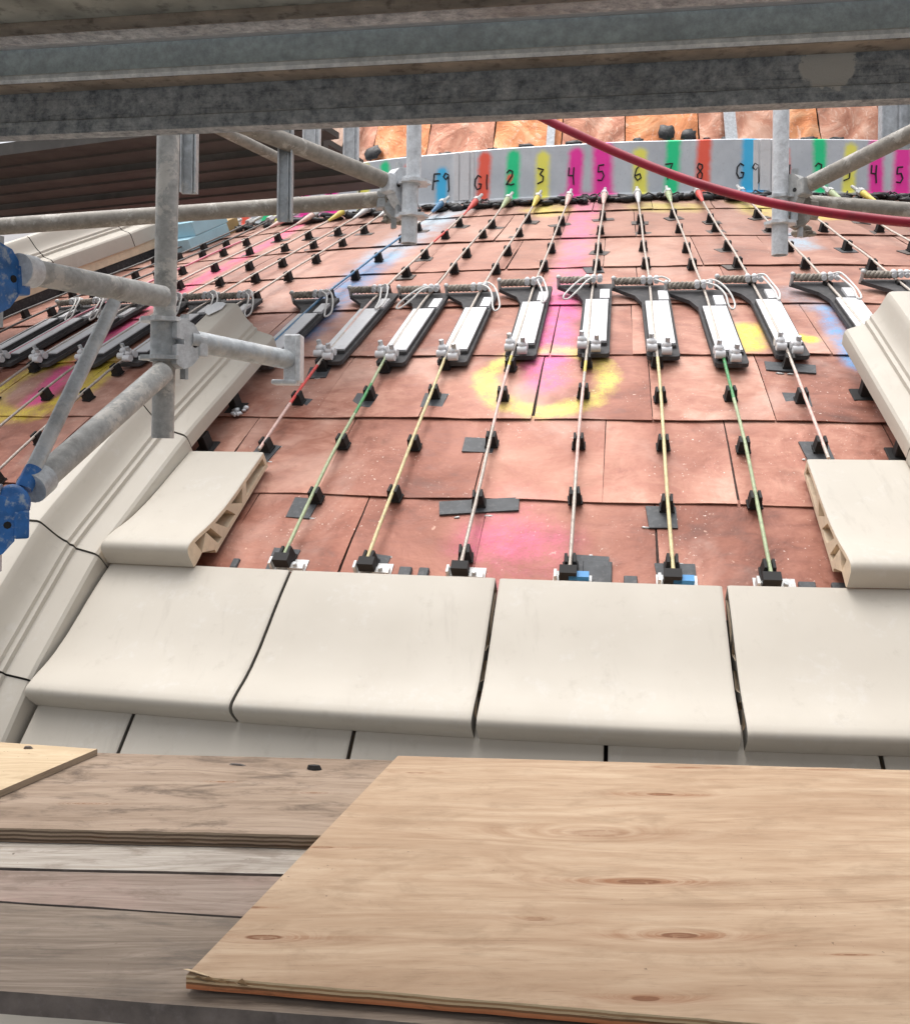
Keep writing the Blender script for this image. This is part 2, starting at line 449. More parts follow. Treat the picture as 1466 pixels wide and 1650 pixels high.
_t.set(color=_t.ramp(_t.noise(_t.obj(), 1.2, 4), [(.3, (.78, .79, .80)), (.7, (.84, .84, .84))]), rough=.7)
_mx = _t.n.new('ShaderNodeMixShader'); _mx.inputs[0].default_value = .55
_t.l.new(_t.b.outputs[0], _mx.inputs[1]); _t.l.new(_tr.outputs[0], _mx.inputs[2]); _t.l.new(_mx.outputs[0], _t.n['Material Output'].inputs['Surface'])
MAT['sheeting'] = _t.mat
MAT['concrete'] = simple('grey_ground', (.09, .088, .085), .9, var=.2, scale=.5)
MAT['blue_clip'] = simple('blue_plastic', (.06, .28, .60), .5, var=.1)
MAT['paper'] = simple('white_paper', (.76, .76, .75), .8, var=.05)
MAT['ink'] = simple('black_marker_ink', (.012, .012, .014), .6, var=.2)
# ================================================================== THE SETTING
g = MB(); g.add([(-900, -900, GROUND_Z), (900, -900, GROUND_Z), (900, 900, GROUND_Z), (-900, 900, GROUND_Z)], [(0, 1, 2, 3)])
tag(g.build('ground', MAT['concrete']), 'plain grey ground far below the dome', kind='structure')

# ---- white sheeting of the enclosure, far behind the dome
ws = thing('white_sheeting', (CX, CY+14, GROUND_Z), 'white sheeting hung in tall panels far behind the dome', 'sheeting')
for k in range(22):
    a0, a1 = radians(-105 + k*9.6), radians(-105 + (k+1)*9.6 - .12)
    m = MB(); vv = []; ff = []
    for j in range(7):
        a = a0 + (a1-a0)*j/6
        rr = 24 + .10*sin(j/6*pi)
        for z in (GROUND_Z+.01, -4., 0., 4., 9.):
            vv.append((CX + rr*sin(a), CY + rr*cos(a), z))
    for j in range(6):
        for i in range(4): ff.append((j*5+i, (j+1)*5+i, (j+1)*5+i+1, j*5+i+1))
    m.add(vv, ff, 0, True); m.build('sheet_panel', MAT['sheeting'], ws)

# ================================================================== THE DOME
dome_o = thing('copper_dome', DOME_O, 'large dome clad in rows of dull brown copper sheets', 'dome')
m = MB()
prf = [(15.42, GROUND_Z+.002), (15.42, -3.0)] + [(r, sprof(r) - .02) for r in
      [15.4, 15.35, 15.2, 15.1, 15.0, 14.9, 14.8, 14.7, 14.6, 14.5, 14.4, 14.3, 14.2, 14.0, 13.8, 13.6, 13.3, 13.0, 12.6, 12.3, 11.9, 11.5, 11.0, 10.5, 10.0, 9.66]] + \
      [(9.58, 2.5), (9.12, 3.6), (8.2, 4.1), (6.5, 4.7), (3.5, 5.2), (.01, 5.4)]
NA = 144
for j in range(NA):
    a = 2*pi*j/NA
    for r, z in prf: m.v.append(Vector((CX + r*sin(a), CY - r*cos(a), z)))
np_ = len(prf)
for j in range(NA):
    for i in range(np_-1):
        m.f.append([j*np_+i, ((j+1) % NA)*np_+i, ((j+1) % NA)*np_+i+1, j*np_+i+1])
        deg = (j+.5)*360/NA; deg = deg-360 if deg > 180 else deg
        m.m.append(0 if -38 < deg < 9 else 1); m.sm.append(True)
m.build('roof_deck', [MAT['under'], MAT['dome_far']], dome_o)

# cables: azimuth of each, by bay and number (0 is straight towards the viewer's left-right zero of the dome)
GAZ = {1: -16.68, 2: -15.09, 3: -13.64, 4: -12.13, 5: -10.47, 6: -8.93, 7: -7.52, 8: -6.15, 9: -4.15}
CAB = {}
for k_, a_ in GAZ.items():
    CAB['G%d' % k_] = a_
    CAB['F%d' % k_] = a_ - 15 + (.3 if k_ == 9 else 0)
    CAB['H%d' % k_] = a_ + 15
CAB['F9'] = -18.45; CAB['F5'] = -25.75; CAB['F4'] = -27.4; CAB['H1'] = -2.2

# sprayed paint on the copper
SPR = [
 (dome(9.95, -11.3), dome(12.9, -11.35), .05, .17, srgb(222, 110, 160), .62),
 (dome(12.2, -11.35), dome(13.1, -11.3), .04, .17, srgb(235, 95, 170), .55),
 (dome(13.08, -11.28), None, .305, .085, srgb(224, 214, 95), .62),
 (dome(14.05, -11.9), dome(14.05, -10.9), .0, .22, srgb(220, 90, 145), .36),
 (dome(13.9, -11.5), dome(14.2, -11.6), .0, .24, srgb(220, 95, 145), .2),
 (dome(11.2, -18.5), dome(12.6, -18.25), .05, .20, srgb(50, 130, 180), .78),
 (dome(10.2, -18.3), dome(11.2, -18.6), .08, .28, srgb(150, 185, 205), .6),
 (dome(9.95, -17.6), dome(10.3, -18.6), .05, .25, srgb(175, 195, 205), .6),
 (dome(12.34, -4.52), dome(12.95, -4.66), .0, .10, srgb(60, 160, 220), .85),
 (dome(12.1, -5.1), dome(12.3, -4.8), .02, .18, srgb(170, 185, 198), .4),
 (dome(12.62, -6.75), dome(12.78, -6.85), .05, .14, srgb(236, 208, 70), .85),
 (dome(12.7, -5.55), dome(12.72, -5.35), .01, .07, srgb(240, 208, 60), .9),
 (dome(10.05, -13.3), dome(10.15, -12.8), .05, .24, srgb(215, 205, 90), .65),
 (dome(10.1, -8.6), dome(10.15, -6.8), .05, .22, srgb(210, 205, 100), .55),
 (dome(10.0, -4.0), dome(10.3, -3.6), .04, .2, srgb(225, 215, 110), .7),
 (dome(10.45, -1.6), dome(10.45, -.4), .03, .12, srgb(225, 200, 90), .7),
 (dome(10.8, -3.6), dome(11.2, -3.5), .04, .18, srgb(150, 190, 210), .7),
 (dome(9.95, -26.6), dome(12.6, -25.1), .04, .13, srgb(228, 75, 130), .8),
 (dome(12.4, -25.0), dome(13.25, -24.3), .05, .15, srgb(232, 75, 150), .85),
 (dome(13.1, -24.6), None, .34, .13, srgb(226, 208, 60), .75),
]
# rows of copper sheets: each sheet is lapped over the one below it
ROWS = [9.72, 10.19, 10.93, 11.62, 12.28, 12.875, 13.384, 13.848, 14.30]
mat_cache = {(): copper_mat('copper')}
for i in range(len(ROWS)-1):
    r0, r1 = ROWS[i], ROWS[i+1]
    wdt = 2.36 * 13.0/((r0+r1)/2 + (1.5 if i < 3 else 0))
    a = -37.5 + (i % 3)*.83 + random.uniform(-.2, .2)
    while a < 8.5:
        w = wdt * random.choice((.78, 1, 1, 1.12, 1.3)); b = a + w
        NU, NV = 5, 4
        m = MB(); vv = []
        bulge = [[random.uniform(-.0035, .0035) for _ in range(NV+1)] for _ in range(NU+1)]
        gap = .0026 / r0 * 57.3
        lift = random.uniform(.004, .011); skew = random.uniform(-.03, .03)
        for lay in (0, 1):
            for iu in range(NU+1):
                for iv in range(NV+1):
                    t_ = iv/NV
                    rr = r0 - .03 + (r1 - r0 + .030)*t_
                    aa = a + gap + (w-2*gap)*iu/NU + skew*t_
                    h = -.016 + lift*t_ + (bulge[iu][iv] if lay and 0 < iv < NV else 0) + (.005 if lay else 0.0)
                    # the lap's lower edge opens unevenly
                    if iv == NV: h += .005*abs(sin(aa*2.1 + i)) ; rr += .004*sin(aa*1.7+i*2)
                    vv.append(dome(rr, aa, h))
        Q = (NU+1)*(NV+1); ix = lambda l, u, v: l*Q + u*(NV+1) + v
        top = [(ix(1, u, v), ix(1, u, v+1), ix(1, u+1, v+1), ix(1, u+1, v)) for u in range(NU) for v in range(NV)]
        m.add(vv, top, 0, True)
        sides = [(ix(0, u, NV), ix(0, u+1, NV), ix(1, u+1, NV), ix(1, u, NV)) for u in range(NU)]
        sides += [(ix(0, 0, v), ix(0, 0, v+1), ix(1, 0, v+1), ix(1, 0, v)) for v in range(NV)]
        sides += [(ix(0, NU, v+1), ix(0, NU, v), ix(1, NU, v), ix(1, NU, v+1)) for v in range(NV)]
        m.add(vv, sides, 0, False)
        # which sprays reach this sheet
        cen = dome((r0+r1)/2, (a+b)/2); rad = .5*hypot(r1-r0 + .25, radians(w)*r1) + .1
        use = []
        for si, sp in enumerate(SPR):
            if sp[1] is None: reach = abs((cen-sp[0]).length - 0) < sp[2] + sp[3] + rad
            else:
                ba = sp[1]-sp[0]; h = max(0, min(1, (cen-sp[0]).dot(ba)/ba.dot(ba)))
                reach = (cen - sp[0] - ba*h).length < sp[3] + rad + .05
            if reach: use.append(si)
        key = tuple(use)
        if key not in mat_cache: mat_cache[key] = copper_mat('copper_sprayed', [SPR[q] for q in use])
        o = m.build('copper_sheet', mat_cache[key], dome_o)
        a = b

# ---- the drum above the zinc band: crumpled bright copper
drum = thing('copper_drum', (CX, CY, 2.5), 'bright crumpled copper panels rising above the zinc band', 'drum')
FO = [foil_mat('copper_foil_a', (.36, .14, .085), (.52, .24, .155), (.68, .42, .31), 1), foil_mat('copper_foil_b', (.28, .16, .115), (.42, .27, .20), (.58, .42, .33), 2),
      foil_mat('copper_foil_c', (.46, .15, .055), (.66, .26, .11), (.78, .42, .23), 3), foil_mat('copper_foil_d', (.32, .16, .11), (.50, .27, .19), (.66, .43, .33), 4)]
a = -37.0; k = 0
while a < 9:
    w = random.uniform(2.0, 4.2)
    for row in range(2):
        m = MB(); vv = []; NU, NV = 9, 9
        z0, z1 = (2.44, 3.07) if row == 0 else (3.05, 3.6)
        for iu in range(NU+1):
            for iv in range(NV+1):
                z = z0 + (z1-z0)*iv/NV
                rr = 9.615 - (z-2.5)*.40 + random.uniform(-.005, .005) + .012*sin(iu*1.3+k) * sin(iv*.9+k) - (.006 if row == 0 else 0) + .012
                aa = radians(a + .03 + (w-.06)*iu/NU)
                vv.append(Vector((CX + rr*sin(aa), CY - rr*cos(aa), z)))
        m.add(vv, [(u*(NV+1)+v, (u+1)*(NV+1)+v, (u+1)*(NV+1)+v+1, u*(NV+1)+v+1) for u in range(NU) for v in range(NV)], 0, True)
        m.build('copper_panel', FO[(k*2+row*3) % 4 if random.random() < .7 else random.randrange(4)], drum)
    a += w; k += 1
# black sealant patches just above the band
for aa, zz, sx, sz in ((-23.4, 2.64, .17, .16), (-21.2, 2.54, .12, .05), (-19.0, 2.54, .14, .05), (-14.6, 2.56, .15, .04), (-12.1, 2.56, .16, .05), (-8.9, 2.55, .10, .06),
                       (-7.45, 2.63, .12, .15), (-6.35, 2.60, .13, .11), (-4.4, 2.55, .12, .05), (-1.8, 2.55, .14, .05), (-.4, 2.55, .14, .04), (1.0, 2.55, .13, .04), (-16.4, 2.55, .10, .03), (-5.5, 2.55, .07, .03)):
    m = MB(); n = 14; pts = []
    for q in range(n):
        th = 2*pi*q/n; jr = random.uniform(.78, 1.2)
        ex = abs(cos(th))**.6*(1 if cos(th) > 0 else -1); ez = abs(sin(th))**.6*(1 if sin(th) > 0 else -1)
        pts.append((aa + degrees(sx*.5*ex*jr/9.6), zz + sz*.5*ez*jr))
    def dp(az_, z_, off):
        rr = 9.66 - (z_-2.5)*.40 + off; q_ = radians(az_); return Vector((CX + rr*sin(q_), CY - rr*cos(q_), z_))
    v1 = [dp(*p_, 0.0) for p_ in pts]; v2 = [dp(aa+(p_[0]-aa)*.85, zz+(p_[1]-zz)*.85, .022+random.uniform(-.006, .008)) for p_ in pts]
    m.add(v1+v2+[dp(aa, zz, .03)], [(q, (q+1) % n, n+(q+1) % n, n+q) for q in range(n)] + [(n+q, n+(q+1) % n, 2*n) for q in range(n)], 0, True)
    m.build('sealant_patch', MAT['tar'], drum)
# a pale strap on the drum
for aa, w_ in ((-13.3, .07), (-4.3, .10), (-24.9, .06)):
    m = MB()
    q0, q1 = aa - degrees(w_/2/9.6), aa + degrees(w_/2/9.6)
    m.add([dp(q0, 2.52, .03), dp(q1, 2.52, .03), dp(q1, 3.3, .03), dp(q0, 3.3, .03), dp(q0, 2.52, .036), dp(q1, 2.52, .036), dp(q1, 3.3, .036), dp(q0, 3.3, .036)],
          [(0, 3, 2, 1), (4, 5, 6, 7), (0, 1, 5, 4), (1, 2, 6, 5), (2, 3, 7, 6), (3, 0, 4, 7)])
    m.build('zinc_strap', MAT['plate_zinc'], drum)

# ================================================================== THE ZINC BAND, ITS PAINT AND WRITING
BR, BZ0, BZ1 = 9.72, 2.085, 2.53
band = thing('zinc_band', (CX, CY, BZ0), 'zinc sheet band round the dome with sprayed colour stripes and numbers', 'band')
def bp(az_, z_, off=0.0):
    q_ = radians(az_); return Vector((CX + (BR+off)*sin(q_), CY - (BR+off)*cos(q_), z_))
MARKS = {}   # azimuth, colour, width, writing
GM = {'1': (-16.75, RED, .05), '2': (-15.2, GREEN, .05), '3': (-13.65, YEL, .05), '4': (-12.05, PINK, .055), '5': (-10.6, PINK, .075),
      '6': (-8.75, YEL, .05), '7': (-7.25, GREEN, .05), '8': (-5.75, RED, .05), '9': (-3.55, BLUE, .05)}
for k_, (a_, c_, w_) in GM.items():
    MARKS['G'+k_] = (a_, c_, w_); MARKS['F'+k_] = (a_-15, c_, w_); MARKS['H'+k_] = (a_+15, c_, w_)
MARKS['F9'] = (-19.0, BLUE, .045); MARKS['H1'] = (-1.75, RED, .04); MARKS['H2'] = (.0, GREEN, .045); MARKS['H3'] = (1.35, YEL, .045); MARKS['H4'] = (2.75, PINK, .055); MARKS['H5'] = (4.05, PINK, .07); MARKS['H6'] = (5.5, YEL, .05)
MARKS['F3'] = (-29.3, YEL, .05); MARKS['F4'] = (-27.4, PINK, .05); MARKS['F5'] = (-25.6, PINK, .06); MARKS['F6'] = (-23.6, YEL, .05); MARKS['F7'] = (-22.2, GREEN, .04); MARKS['F8'] = (-20.8, RED, .04)
edges = [-38.0, -32.5, -17.75, -2.75, 9.0]
for i in range(4):
    a0, a1 = edges[i], edges[i+1]
    t = NT('zinc_band_painted'); p = t.V('ADD', t.obj(), (CX, CY, BZ0))
    c = t.ramp(t.noise(p, 3.2, 5, .6), [(.3, (.50, .53, .565)), (.7, (.65, .675, .70))])
    c = t.mix(t.step(t.noise(t.V('MULTIPLY', p, (1, 1, .2)), 22, 5, .65), .5, .72, 0, .4), c, (.52, .535, .56, 1))
    c = t.mix(t.step(t.noise(p, 42, 3, .5), .62, .72, 0, .35), c, (.42, .43, .45, 1))
    sp = []
    for k_, (a_, c_, w_) in MARKS.items():
        if a0-1 < a_ < a1+1:
            zt = BZ1 - (.05 if c_ is PINK else .07) - random.uniform(0, .05); zt -= .10 if k_ == 'F9' else 0
            if k_ in ('G7', 'G8', 'H2', 'G9'): zt = BZ1
            sp.append((bp(a_, BZ0+.02), bp(a_ + random.uniform(-.12, .12), zt), w_*.55, w_*1.35+.018, c_, .97))
            if k_ == 'G9': sp.append((bp(a_, BZ0+.05), bp(a_+.55, BZ0+.02), .02, .08, c_, .85))
            if k_ == 'G2': sp.append((bp(a_-.12, BZ0+.17), bp(a_-.1, BZ0+.19), .01, .04, RED, .95))
            if c_ is PINK: sp.append((bp(a_-.6, BZ0-.01), bp(a_+.6, BZ0-.01), .005, .05, PINK, .7))
    for je in (a0, a1):
        if -20 < je < 0: sp.insert(0, (bp(je, BZ0+.03), bp(je, BZ1-.03), .06, .15, (.86, .87, .88), .9))
    c = add_sprays(t, p, c, sp, .022, 24)
    t.set(color=c, metal=.28, rough=.45, normal=t.bump(t.noise(p, 5, 3), .25, .02))
    m = MB(); vv = []; n = max(6, int((a1-a0)/.5))
    secs = [(0, BZ0-.03, -.03), (1, BZ0-.028, .035), (2, BZ0-.012, .035), (3, BZ0-.004, .004), (4, BZ0+.01, 0), (5, BZ1-.01, 0), (6, BZ1, -.008), (7, BZ1, -.10)]
    for j in range(n+1):
        aa = a0 + .01 + (a1-a0-.02)*j/n
        for _, z_, off in secs: vv.append(bp(aa, z_, off + .006*sin(aa*1.1)))
    ns = len(secs)
    m.add(vv, [(j*ns+q, (j+1)*ns+q, (j+1)*ns+q+1, j*ns+q+1) for j in range(n) for q in range(ns-1)], 0, False)
    pn = m.build('band_panel', t.mat, band)
    # handwriting, in marker strokes laid on the panel
    GL = {'F': [[(0, 1), (-.06, .5), (-.15, -.1)], [(0, 1), (.6, .98)], [(-.04, .5), (.45, .52)]],
          'G': [[(.6, .85), (.3, 1), (.05, .75), (0, .35), (.2, .05), (.5, .1), (.6, .4), (.35, .42)]],
          'H': [[(0, 1), (0, 0)], [(.55, 1), (.55, 0)], [(0, .5), (.55, .5)]],
          '1': [[(.3, 1), (.25, .5), (.3, 0)]],
          '2': [[(.05, .8), (.25, 1), (.55, .9), (.5, .6), (.2, .3), (0, .05), (.2, .1), (.4, .02), (.7, .1)]],
          '3': [[(.1, 1), (.6, .9), (.3, .6), (.6, .45), (.55, .15), (.1, 0)]],
          '4': [[(.1, 1), (.05, .5), (.45, .48)], [(.5, 1), (.45, .45), (.5, -.1)]],
          '5': [[(.6, 1), (.15, .97), (.1, .55), (.45, .6), (.6, .3), (.4, .02), (.05, .05)]],
          '6': [[(.5, 1), (.15, .7), (.02, .25), (.25, 0), (.55, .15), (.45, .42), (.1, .3)]],
          '7': [[(.0, .95), (.6, 1), (.35, .5), (.2, 0)], [(.15, .5), (.55, .5)]],
          '8': [[(.5, .9), (.2, 1), (.1, .75), (.5, .35), (.45, .05), (.15, .02), (.1, .3), (.5, .7), (.5, .9)]],
          '9': [[(.55, .85), (.25, 1), (.05, .75), (.3, .55), (.55, .8), (.55, .4), (.6, -.15), (.5, -.3)]]}
    for k_, (a_, c_, w_) in MARKS.items():
        if not a0 < a_ < a1 or k_ in ('F7', 'F8', 'F1', 'F2', 'H6', 'H7', 'H8', 'H9') or a_ < -31: continue
        txt = k_ if k_ in ('F9', 'G1', 'G9', 'H1') else k_[1]
        hh = .135 if len(txt) == 1 else .13; m = MB()
        x0 = a_ - (.30 if len(txt) == 1 else (.55 if k_ == 'G9' else .42))
        zb = BZ0 + (.10 if k_ not in ('F9',) else .13) + random.uniform(-.01, .02)
        for ci, ch in enumerate(txt):
            for stroke in GL[ch]:
                pts = []
                for q in range(len(stroke)-1):
                    for e in range(3):
                        f_ = e/3
                        pts.append((stroke[q][0]*(1-f_)+stroke[q+1][0]*f_, stroke[q][1]*(1-f_)+stroke[q+1][1]*f_))
                pts.append(stroke[-1])
                gap_ = 1.05 if k_ != 'G9' else 1.6
                m.tube([bp(x0 + degrees((px*.75 + ci*gap_*.6)*hh/9.7), zb + py*hh, .004 + .006*sin((x0 + degrees((px*.75 + ci*gap_*.6)*hh/9.7))*1.1)) for px, py in pts], .0062, 6)
        m.build('handwriting', MAT['ink'], pn)
# upright cover strips at the panel joints
for aa in (-17.75, -2.75):
    m = MB()
    for d0, d1, off in ((-.55, -.28, .010), (-.24, .30, .014), (.34, .55, .010)):
        v = [bp(aa+d0, BZ0+.012, 0.003), bp(aa+d1, BZ0+.012, .003), bp(aa+d1, BZ1-.012, .003), bp(aa+d0, BZ1-.012, .003)] + \
            [bp(aa+d0+.04, BZ0+.012, off), bp(aa+d1-.04, BZ0+.012, off), bp(aa+d1-.04, BZ1-.012, off), bp(aa+d0+.04, BZ1-.012, off)]
        m.add(v, [(4, 5, 6, 7), (0, 1, 5, 4), (1, 2, 6, 5), (2, 3, 7, 6), (3, 0, 4, 7)])
    m.build('cover_strip', MAT['white'], band)

# black lumpy sealant in the gap under the band
tr = MB()
aa = -33.0
while aa < 8.5:
    rr = random.uniform(9.84, 9.97); c = dome(rr, aa, .012)
    tr.ball(c, random.uniform(.03, .085), random.uniform(.03, .06), random.uniform(.014, .034), 0, None, 7, 4, .3)
    aa += random.uniform(.18, .42)
for q in range(26):
    a0 = random.uniform(-32, 7); pts = [dome(9.88 + .05*sin(e*1.3+q), a0 + e*.22, .03 + .016*sin(e*2.+q)) for e in range(7)]
    tr.tube(pts, .007, 5)
tag(tr.build('sealant_bead', MAT['tar'], None, dome(9.9, -10)), 'lumpy black sealant and wires in the gap under the zinc band', 'sealant')
# ================================================================== TERRACOTTA TILES
# arc length along the dome's profile
_rs = [12.0 + .005*i for i in range(700)]; _ss = [0.0]
for i in range(1, 700): _ss.append(_ss[-1] + hypot(_rs[i]-_rs[i-1], sprof(_rs[i])-sprof(_rs[i-1])))
def r_at(s):
    lo, hi = 0, 699
    while hi-lo > 1:
        mid = (lo+hi)//2
        if _ss[mid] <= s: lo = mid
        else: hi = mid
    t = (s-_ss[lo])/(_ss[hi]-_ss[lo]); return _rs[lo] + t*(_rs[hi]-_rs[lo])
def s_at(r):
    x = max(0, min(698.999, (r-12.0)/.005)); i = int(x); return _ss[i] + (x-i)*(_ss[i+1]-_ss[i])

TT = [0, .03, .10, .18, .28, .34, .40, .50, .56, .62, .70, .75, .80, .86, .91, .95, .975, .992, 1.0]
def ntop(t):
    K = [(0, .096), (.2, .106), (.4, .114), (.55, .123), (.68, .138), (.78, .158), (.86, .180), (.92, .195), (.95, .200), (.975, .198), (.992, .184), (1.0, .160)]
    for (t0, n0), (t1, n1) in zip(K, K[1:]):
        if t <= t1:
            f = (t-t0)/(t1-t0); return n0 + (n1-n0)*f
    return K[-1][1]
def tile_section():
    """the hollow clay section as 2-D quads: top skin, nose, bottom skin and slanted webs, in (t, n)"""
    P = []; Q = []
    def pt(t, n): P.append((t, n)); return len(P)-1
    top = [pt(t, ntop(t)) for t in TT]
    inn = [pt(min(t, .968), ntop(min(t, .955)) - .022) for t in TT[:-3]]
    for i in range(len(inn)-1): Q.append((top[i], inn[i], inn[i+1], top[i+1]))
    nf0 = pt(1.006, .106); nf1 = pt(.990, .099); nb = pt(.93, .099); nb2 = pt(.90, .100)
    Q.append((top[-4], inn[-1], nb, nf1)); Q.append((top[-4], nf1, nf0, top[-1]))
    Q.append((top[-4], top[-1], top[-2], top[-3]))
    bt = [t for t in TT if t <= .80]
    lo = [pt(t, .016) for t in bt]; up = [pt(t, .036) for t in bt]
    for i in range(len(bt)-1): Q.append((lo[i], lo[i+1], up[i+1], up[i]))
    Q.append((up[-2], up[-1], nb2, inn[TT.index(.80)])); Q.append((nb2, nb, inn[-1], inn[-2]))
    def web(ti0, ti1, bi0, bi1):
        Q.append((inn[TT.index(ti0)], up[bt.index(bi0)], up[bt.index(bi1)], inn[TT.index(ti1)]))
    web(0, .03, 0, .03)
    web(.28, .34, .34, .40); web(.50, .56, .40, .50); web(.70, .75, .62, .70)
    return P, Q
SEC_P, SEC_Q = tile_section()
_ec = {}
for q in SEC_Q:
    for i in range(len(q)):
        e = (q[i], q[(i+1) % len(q)]); _ec.setdefault(tuple(sorted(e)), []).append(e)
SEC_B = [v[0] for v in _ec.values() if len(v) == 1]
TOPSET = set(range(len(TT)))
def make_tile(name, rb, rn, a0, a1, label, group, gap=.006, tilt=0.0, hollow=False):
    rbf = rb if callable(rb) else (lambda a: rb)
    rnf = rn if callable(rn) else (lambda a: rn)
    rm = (rbf(a0)+rnf(a0))/2; g0 = degrees(gap/2/rm); ed = degrees(.0045/rm)
    st = [a0+g0, a0+g0+ed, a0+g0+ed*3] + [a0 + (a1-a0)*k/6 for k in range(1, 6)] + [a1-g0-ed*3, a1-g0-ed, a1-g0]
    m = MB(); nP = len(SEC_P); vv = []
    for i, a in enumerate(st):
        drop = .0045 if i in (0, len(st)-1) else (.0012 if i in (1, len(st)-2) else 0)
        s0, s1 = s_at(rbf(a)), s_at(rnf(a))
        for q, (t, n) in enumerate(SEC_P):
            h = n + tilt*(a-a0)/(a1-a0)
            if q in TOPSET: h -= drop
            r = r_at(s0 + (s1-s0)*t)
            vv.append(dome(r, a, h))
    ft = []; fb = []
    for (p, q) in SEC_B:
        for i in range(len(st)-1):
            f = (i*nP+p, i*nP+q, (i+1)*nP+q, (i+1)*nP+p)
            (ft if (SEC_P[p][1] > .09 and SEC_P[q][1] > .09 and (p in TOPSET or q in TOPSET)) else fb).append(f)
    m.add(vv, ft, 0, True); m.add(vv, fb, 1, False)
    L = len(st)-1
    em = 1 if hollow else 2
    m.add(vv, [tuple(q) for q in SEC_Q], em); m.add(vv, [tuple(x + L*nP for x in q[::-1]) for q in SEC_Q], em)
    o = m.build(name, [MAT['glaze'], MAT['clay'], MAT['joint']], None, dome(rm, (a0+a1)/2, .02))
    fix_normals(o)
    return tag(o, label, 'roof tile', group)
B0, B1 = -18.02, -4.98
JA = [B0 + (B1-B0)*k/4 for k in range(5)]
HA = [B0] + [B0 + (B1-B0)*(k+.5)/4 for k in range(4)] + [B1]
TG = 'cream glazed roof tiles'
lin = lambda c, k: (lambda a: c + k*(a+11.5))
R2B, R2N, R1B, R1N = lin(13.715, -.001), lin(14.255, -.0022), lin(14.252, -.0016), lin(14.634, -.0030)
R0B, R0N, RXB, RXN = lin(14.585, -.003), 15.06, 15.04, 15.33
make_tile('roof_tile', R2B, R2N, HA[0], HA[1], 'half-width cream tile with open hollow end, lying against the left rib', TG, hollow=True)
make_tile('roof_tile', R2B, R2N, HA[4], HA[5], 'half-width cream tile with open hollow end, lying against the right rib', TG, hollow=True)
for k, lb in enumerate(('wide cream tile beside the left rib, leftmost of the large front row', 'wide cream tile second from the left in the large front row',
                        'wide cream tile third from the left in the large front row', 'wide cream tile cut by the right picture edge in the large front row')):
    make_tile('roof_tile', R1B, R1N, JA[k], JA[k+1], lb, TG, gap=(.012, .012, .020, .016)[k], tilt=(0, .002, -.004, .003)[k])
for k, lb in enumerate(('narrow strip of cream tile just above the weathered plywood, by the left rib', 'strip of cream tile just above the weathered plywood, second from the left rib',
                        'strip of cream tile showing above the big plywood sheet\'s left part', 'strip of cream tile showing above the big plywood sheet\'s middle',
                        'strip of cream tile showing above the big plywood sheet at the right picture edge')):
    make_tile('roof_tile', R0B, R0N, HA[k], HA[k+1], lb, TG, gap=.014)
for k in range(2):
    make_tile('roof_tile', RXB, RXN, JA[k], JA[k+1], ('shaded cream tile seen below the boards, left of the joint at bottom left', 'shaded cream tile seen below the boards, right of the joint at bottom left')[k], TG, gap=.014)

# ---- moulded ribs
_hp = [(.228, .055), (.229, .138), (.226, .158), (.217, .170), (.204, .176), (.150, .197), (.140, .200), (.139, .219), (.124, .226), (.122, .243), (.110, .252), (.096, .274), (.084, .304), (.074, .336), (.067, .354), (.060, .363), (.050, .367)]
RIBP = [(-u, n) for u, n in _hp] + [(0, .369)] + _hp[::-1]
def make_rib(rb, rn, ac, label, group, bottom=.055, lift=0.0, sc=1.0, open_top=False):
    s0, s1 = s_at(rb) if rb >= 12 else None, s_at(rn) if rn >= 12 else None
    m = MB(); NS = 8; vv = []
    pr = [(u*sc, (n*sc if n > .06 else bottom) + lift) for u, n in RIBP]
    inner = [(u*.88, max(n - .03, bottom + lift)) for u, n in pr]
    n = len(pr)
    up_ = .007 if sc == 1.0 else .0                     # each tile is straight; its lower lip stands a little over the next one
    for i in range(NS+1):
        f = i/NS
        for u, h in pr + inner:
            e0, e1 = dome(rb, ac + degrees(u/rb), h - .002), dome(rn, ac + degrees(u/rn), h - .002 + (up_ if h > .06 else 0))
            q = e0.lerp(e1, f)
            if i in (0, NS) and (u, h) in pr: q -= Vector((0, 0, .003))
            vv.append(q)
    W = 2*n
    outer = [(i*W+k, i*W+k+1, (i+1)*W+k+1, (i+1)*W+k) for i in range(NS) for k in range(n-1)]
    inn = [(i*W+n+k+1, i*W+n+k, (i+1)*W+n+k, (i+1)*W+n+k+1) for i in range(NS) for k in range(n-1)]
    bot = [(i*W+k, (i+1)*W+k, (i+1)*W+n+k, i*W+n+k) for i in range(NS) for k in (0, n-1)]
    m.add(vv, outer, 0, True); m.add(vv, inn + bot, 1, False)
    for i in (0, NS): m.add(vv, [(i*W+k, i*W+k+1, i*W+n+k+1, i*W+n+k) for k in range(n-1)], 1 if (open_top and i == 0) else 2, False)
    o = m.build('ridge_tile', [MAT['glaze'], MAT['clay'], MAT['joint']], None, dome((rb+rn)/2, ac, 0))
    fix_normals(o)
    o.data.set_sharp_from_angle(angle=radians(21))
    return tag(o, label, 'ridge tile', group)
RL, RR = -18.97, -4.02
RG = 'moulded ridge tiles of the ribs'
jr = [12.93, 13.70, 14.275, 14.615, 15.05, 15.3]
nm = ['uppermost moulded tile of the left rib, its upper end open to the copper', 'second moulded tile down the left rib, beside the left hollow tile',
      'third moulded tile down the left rib, beside the large front row', 'moulded tile at the left picture edge, low on the left rib above the boards']
for k in range(4): make_rib(jr[k] + .0018, jr[k+1] - .0018, RL, nm[k], RG, .095 if k == 0 else .04, open_top=k == 0)
nm = ['uppermost moulded tile of the right rib, its upper end open to the copper', 'second moulded tile down the right rib, beside the right hollow tile']
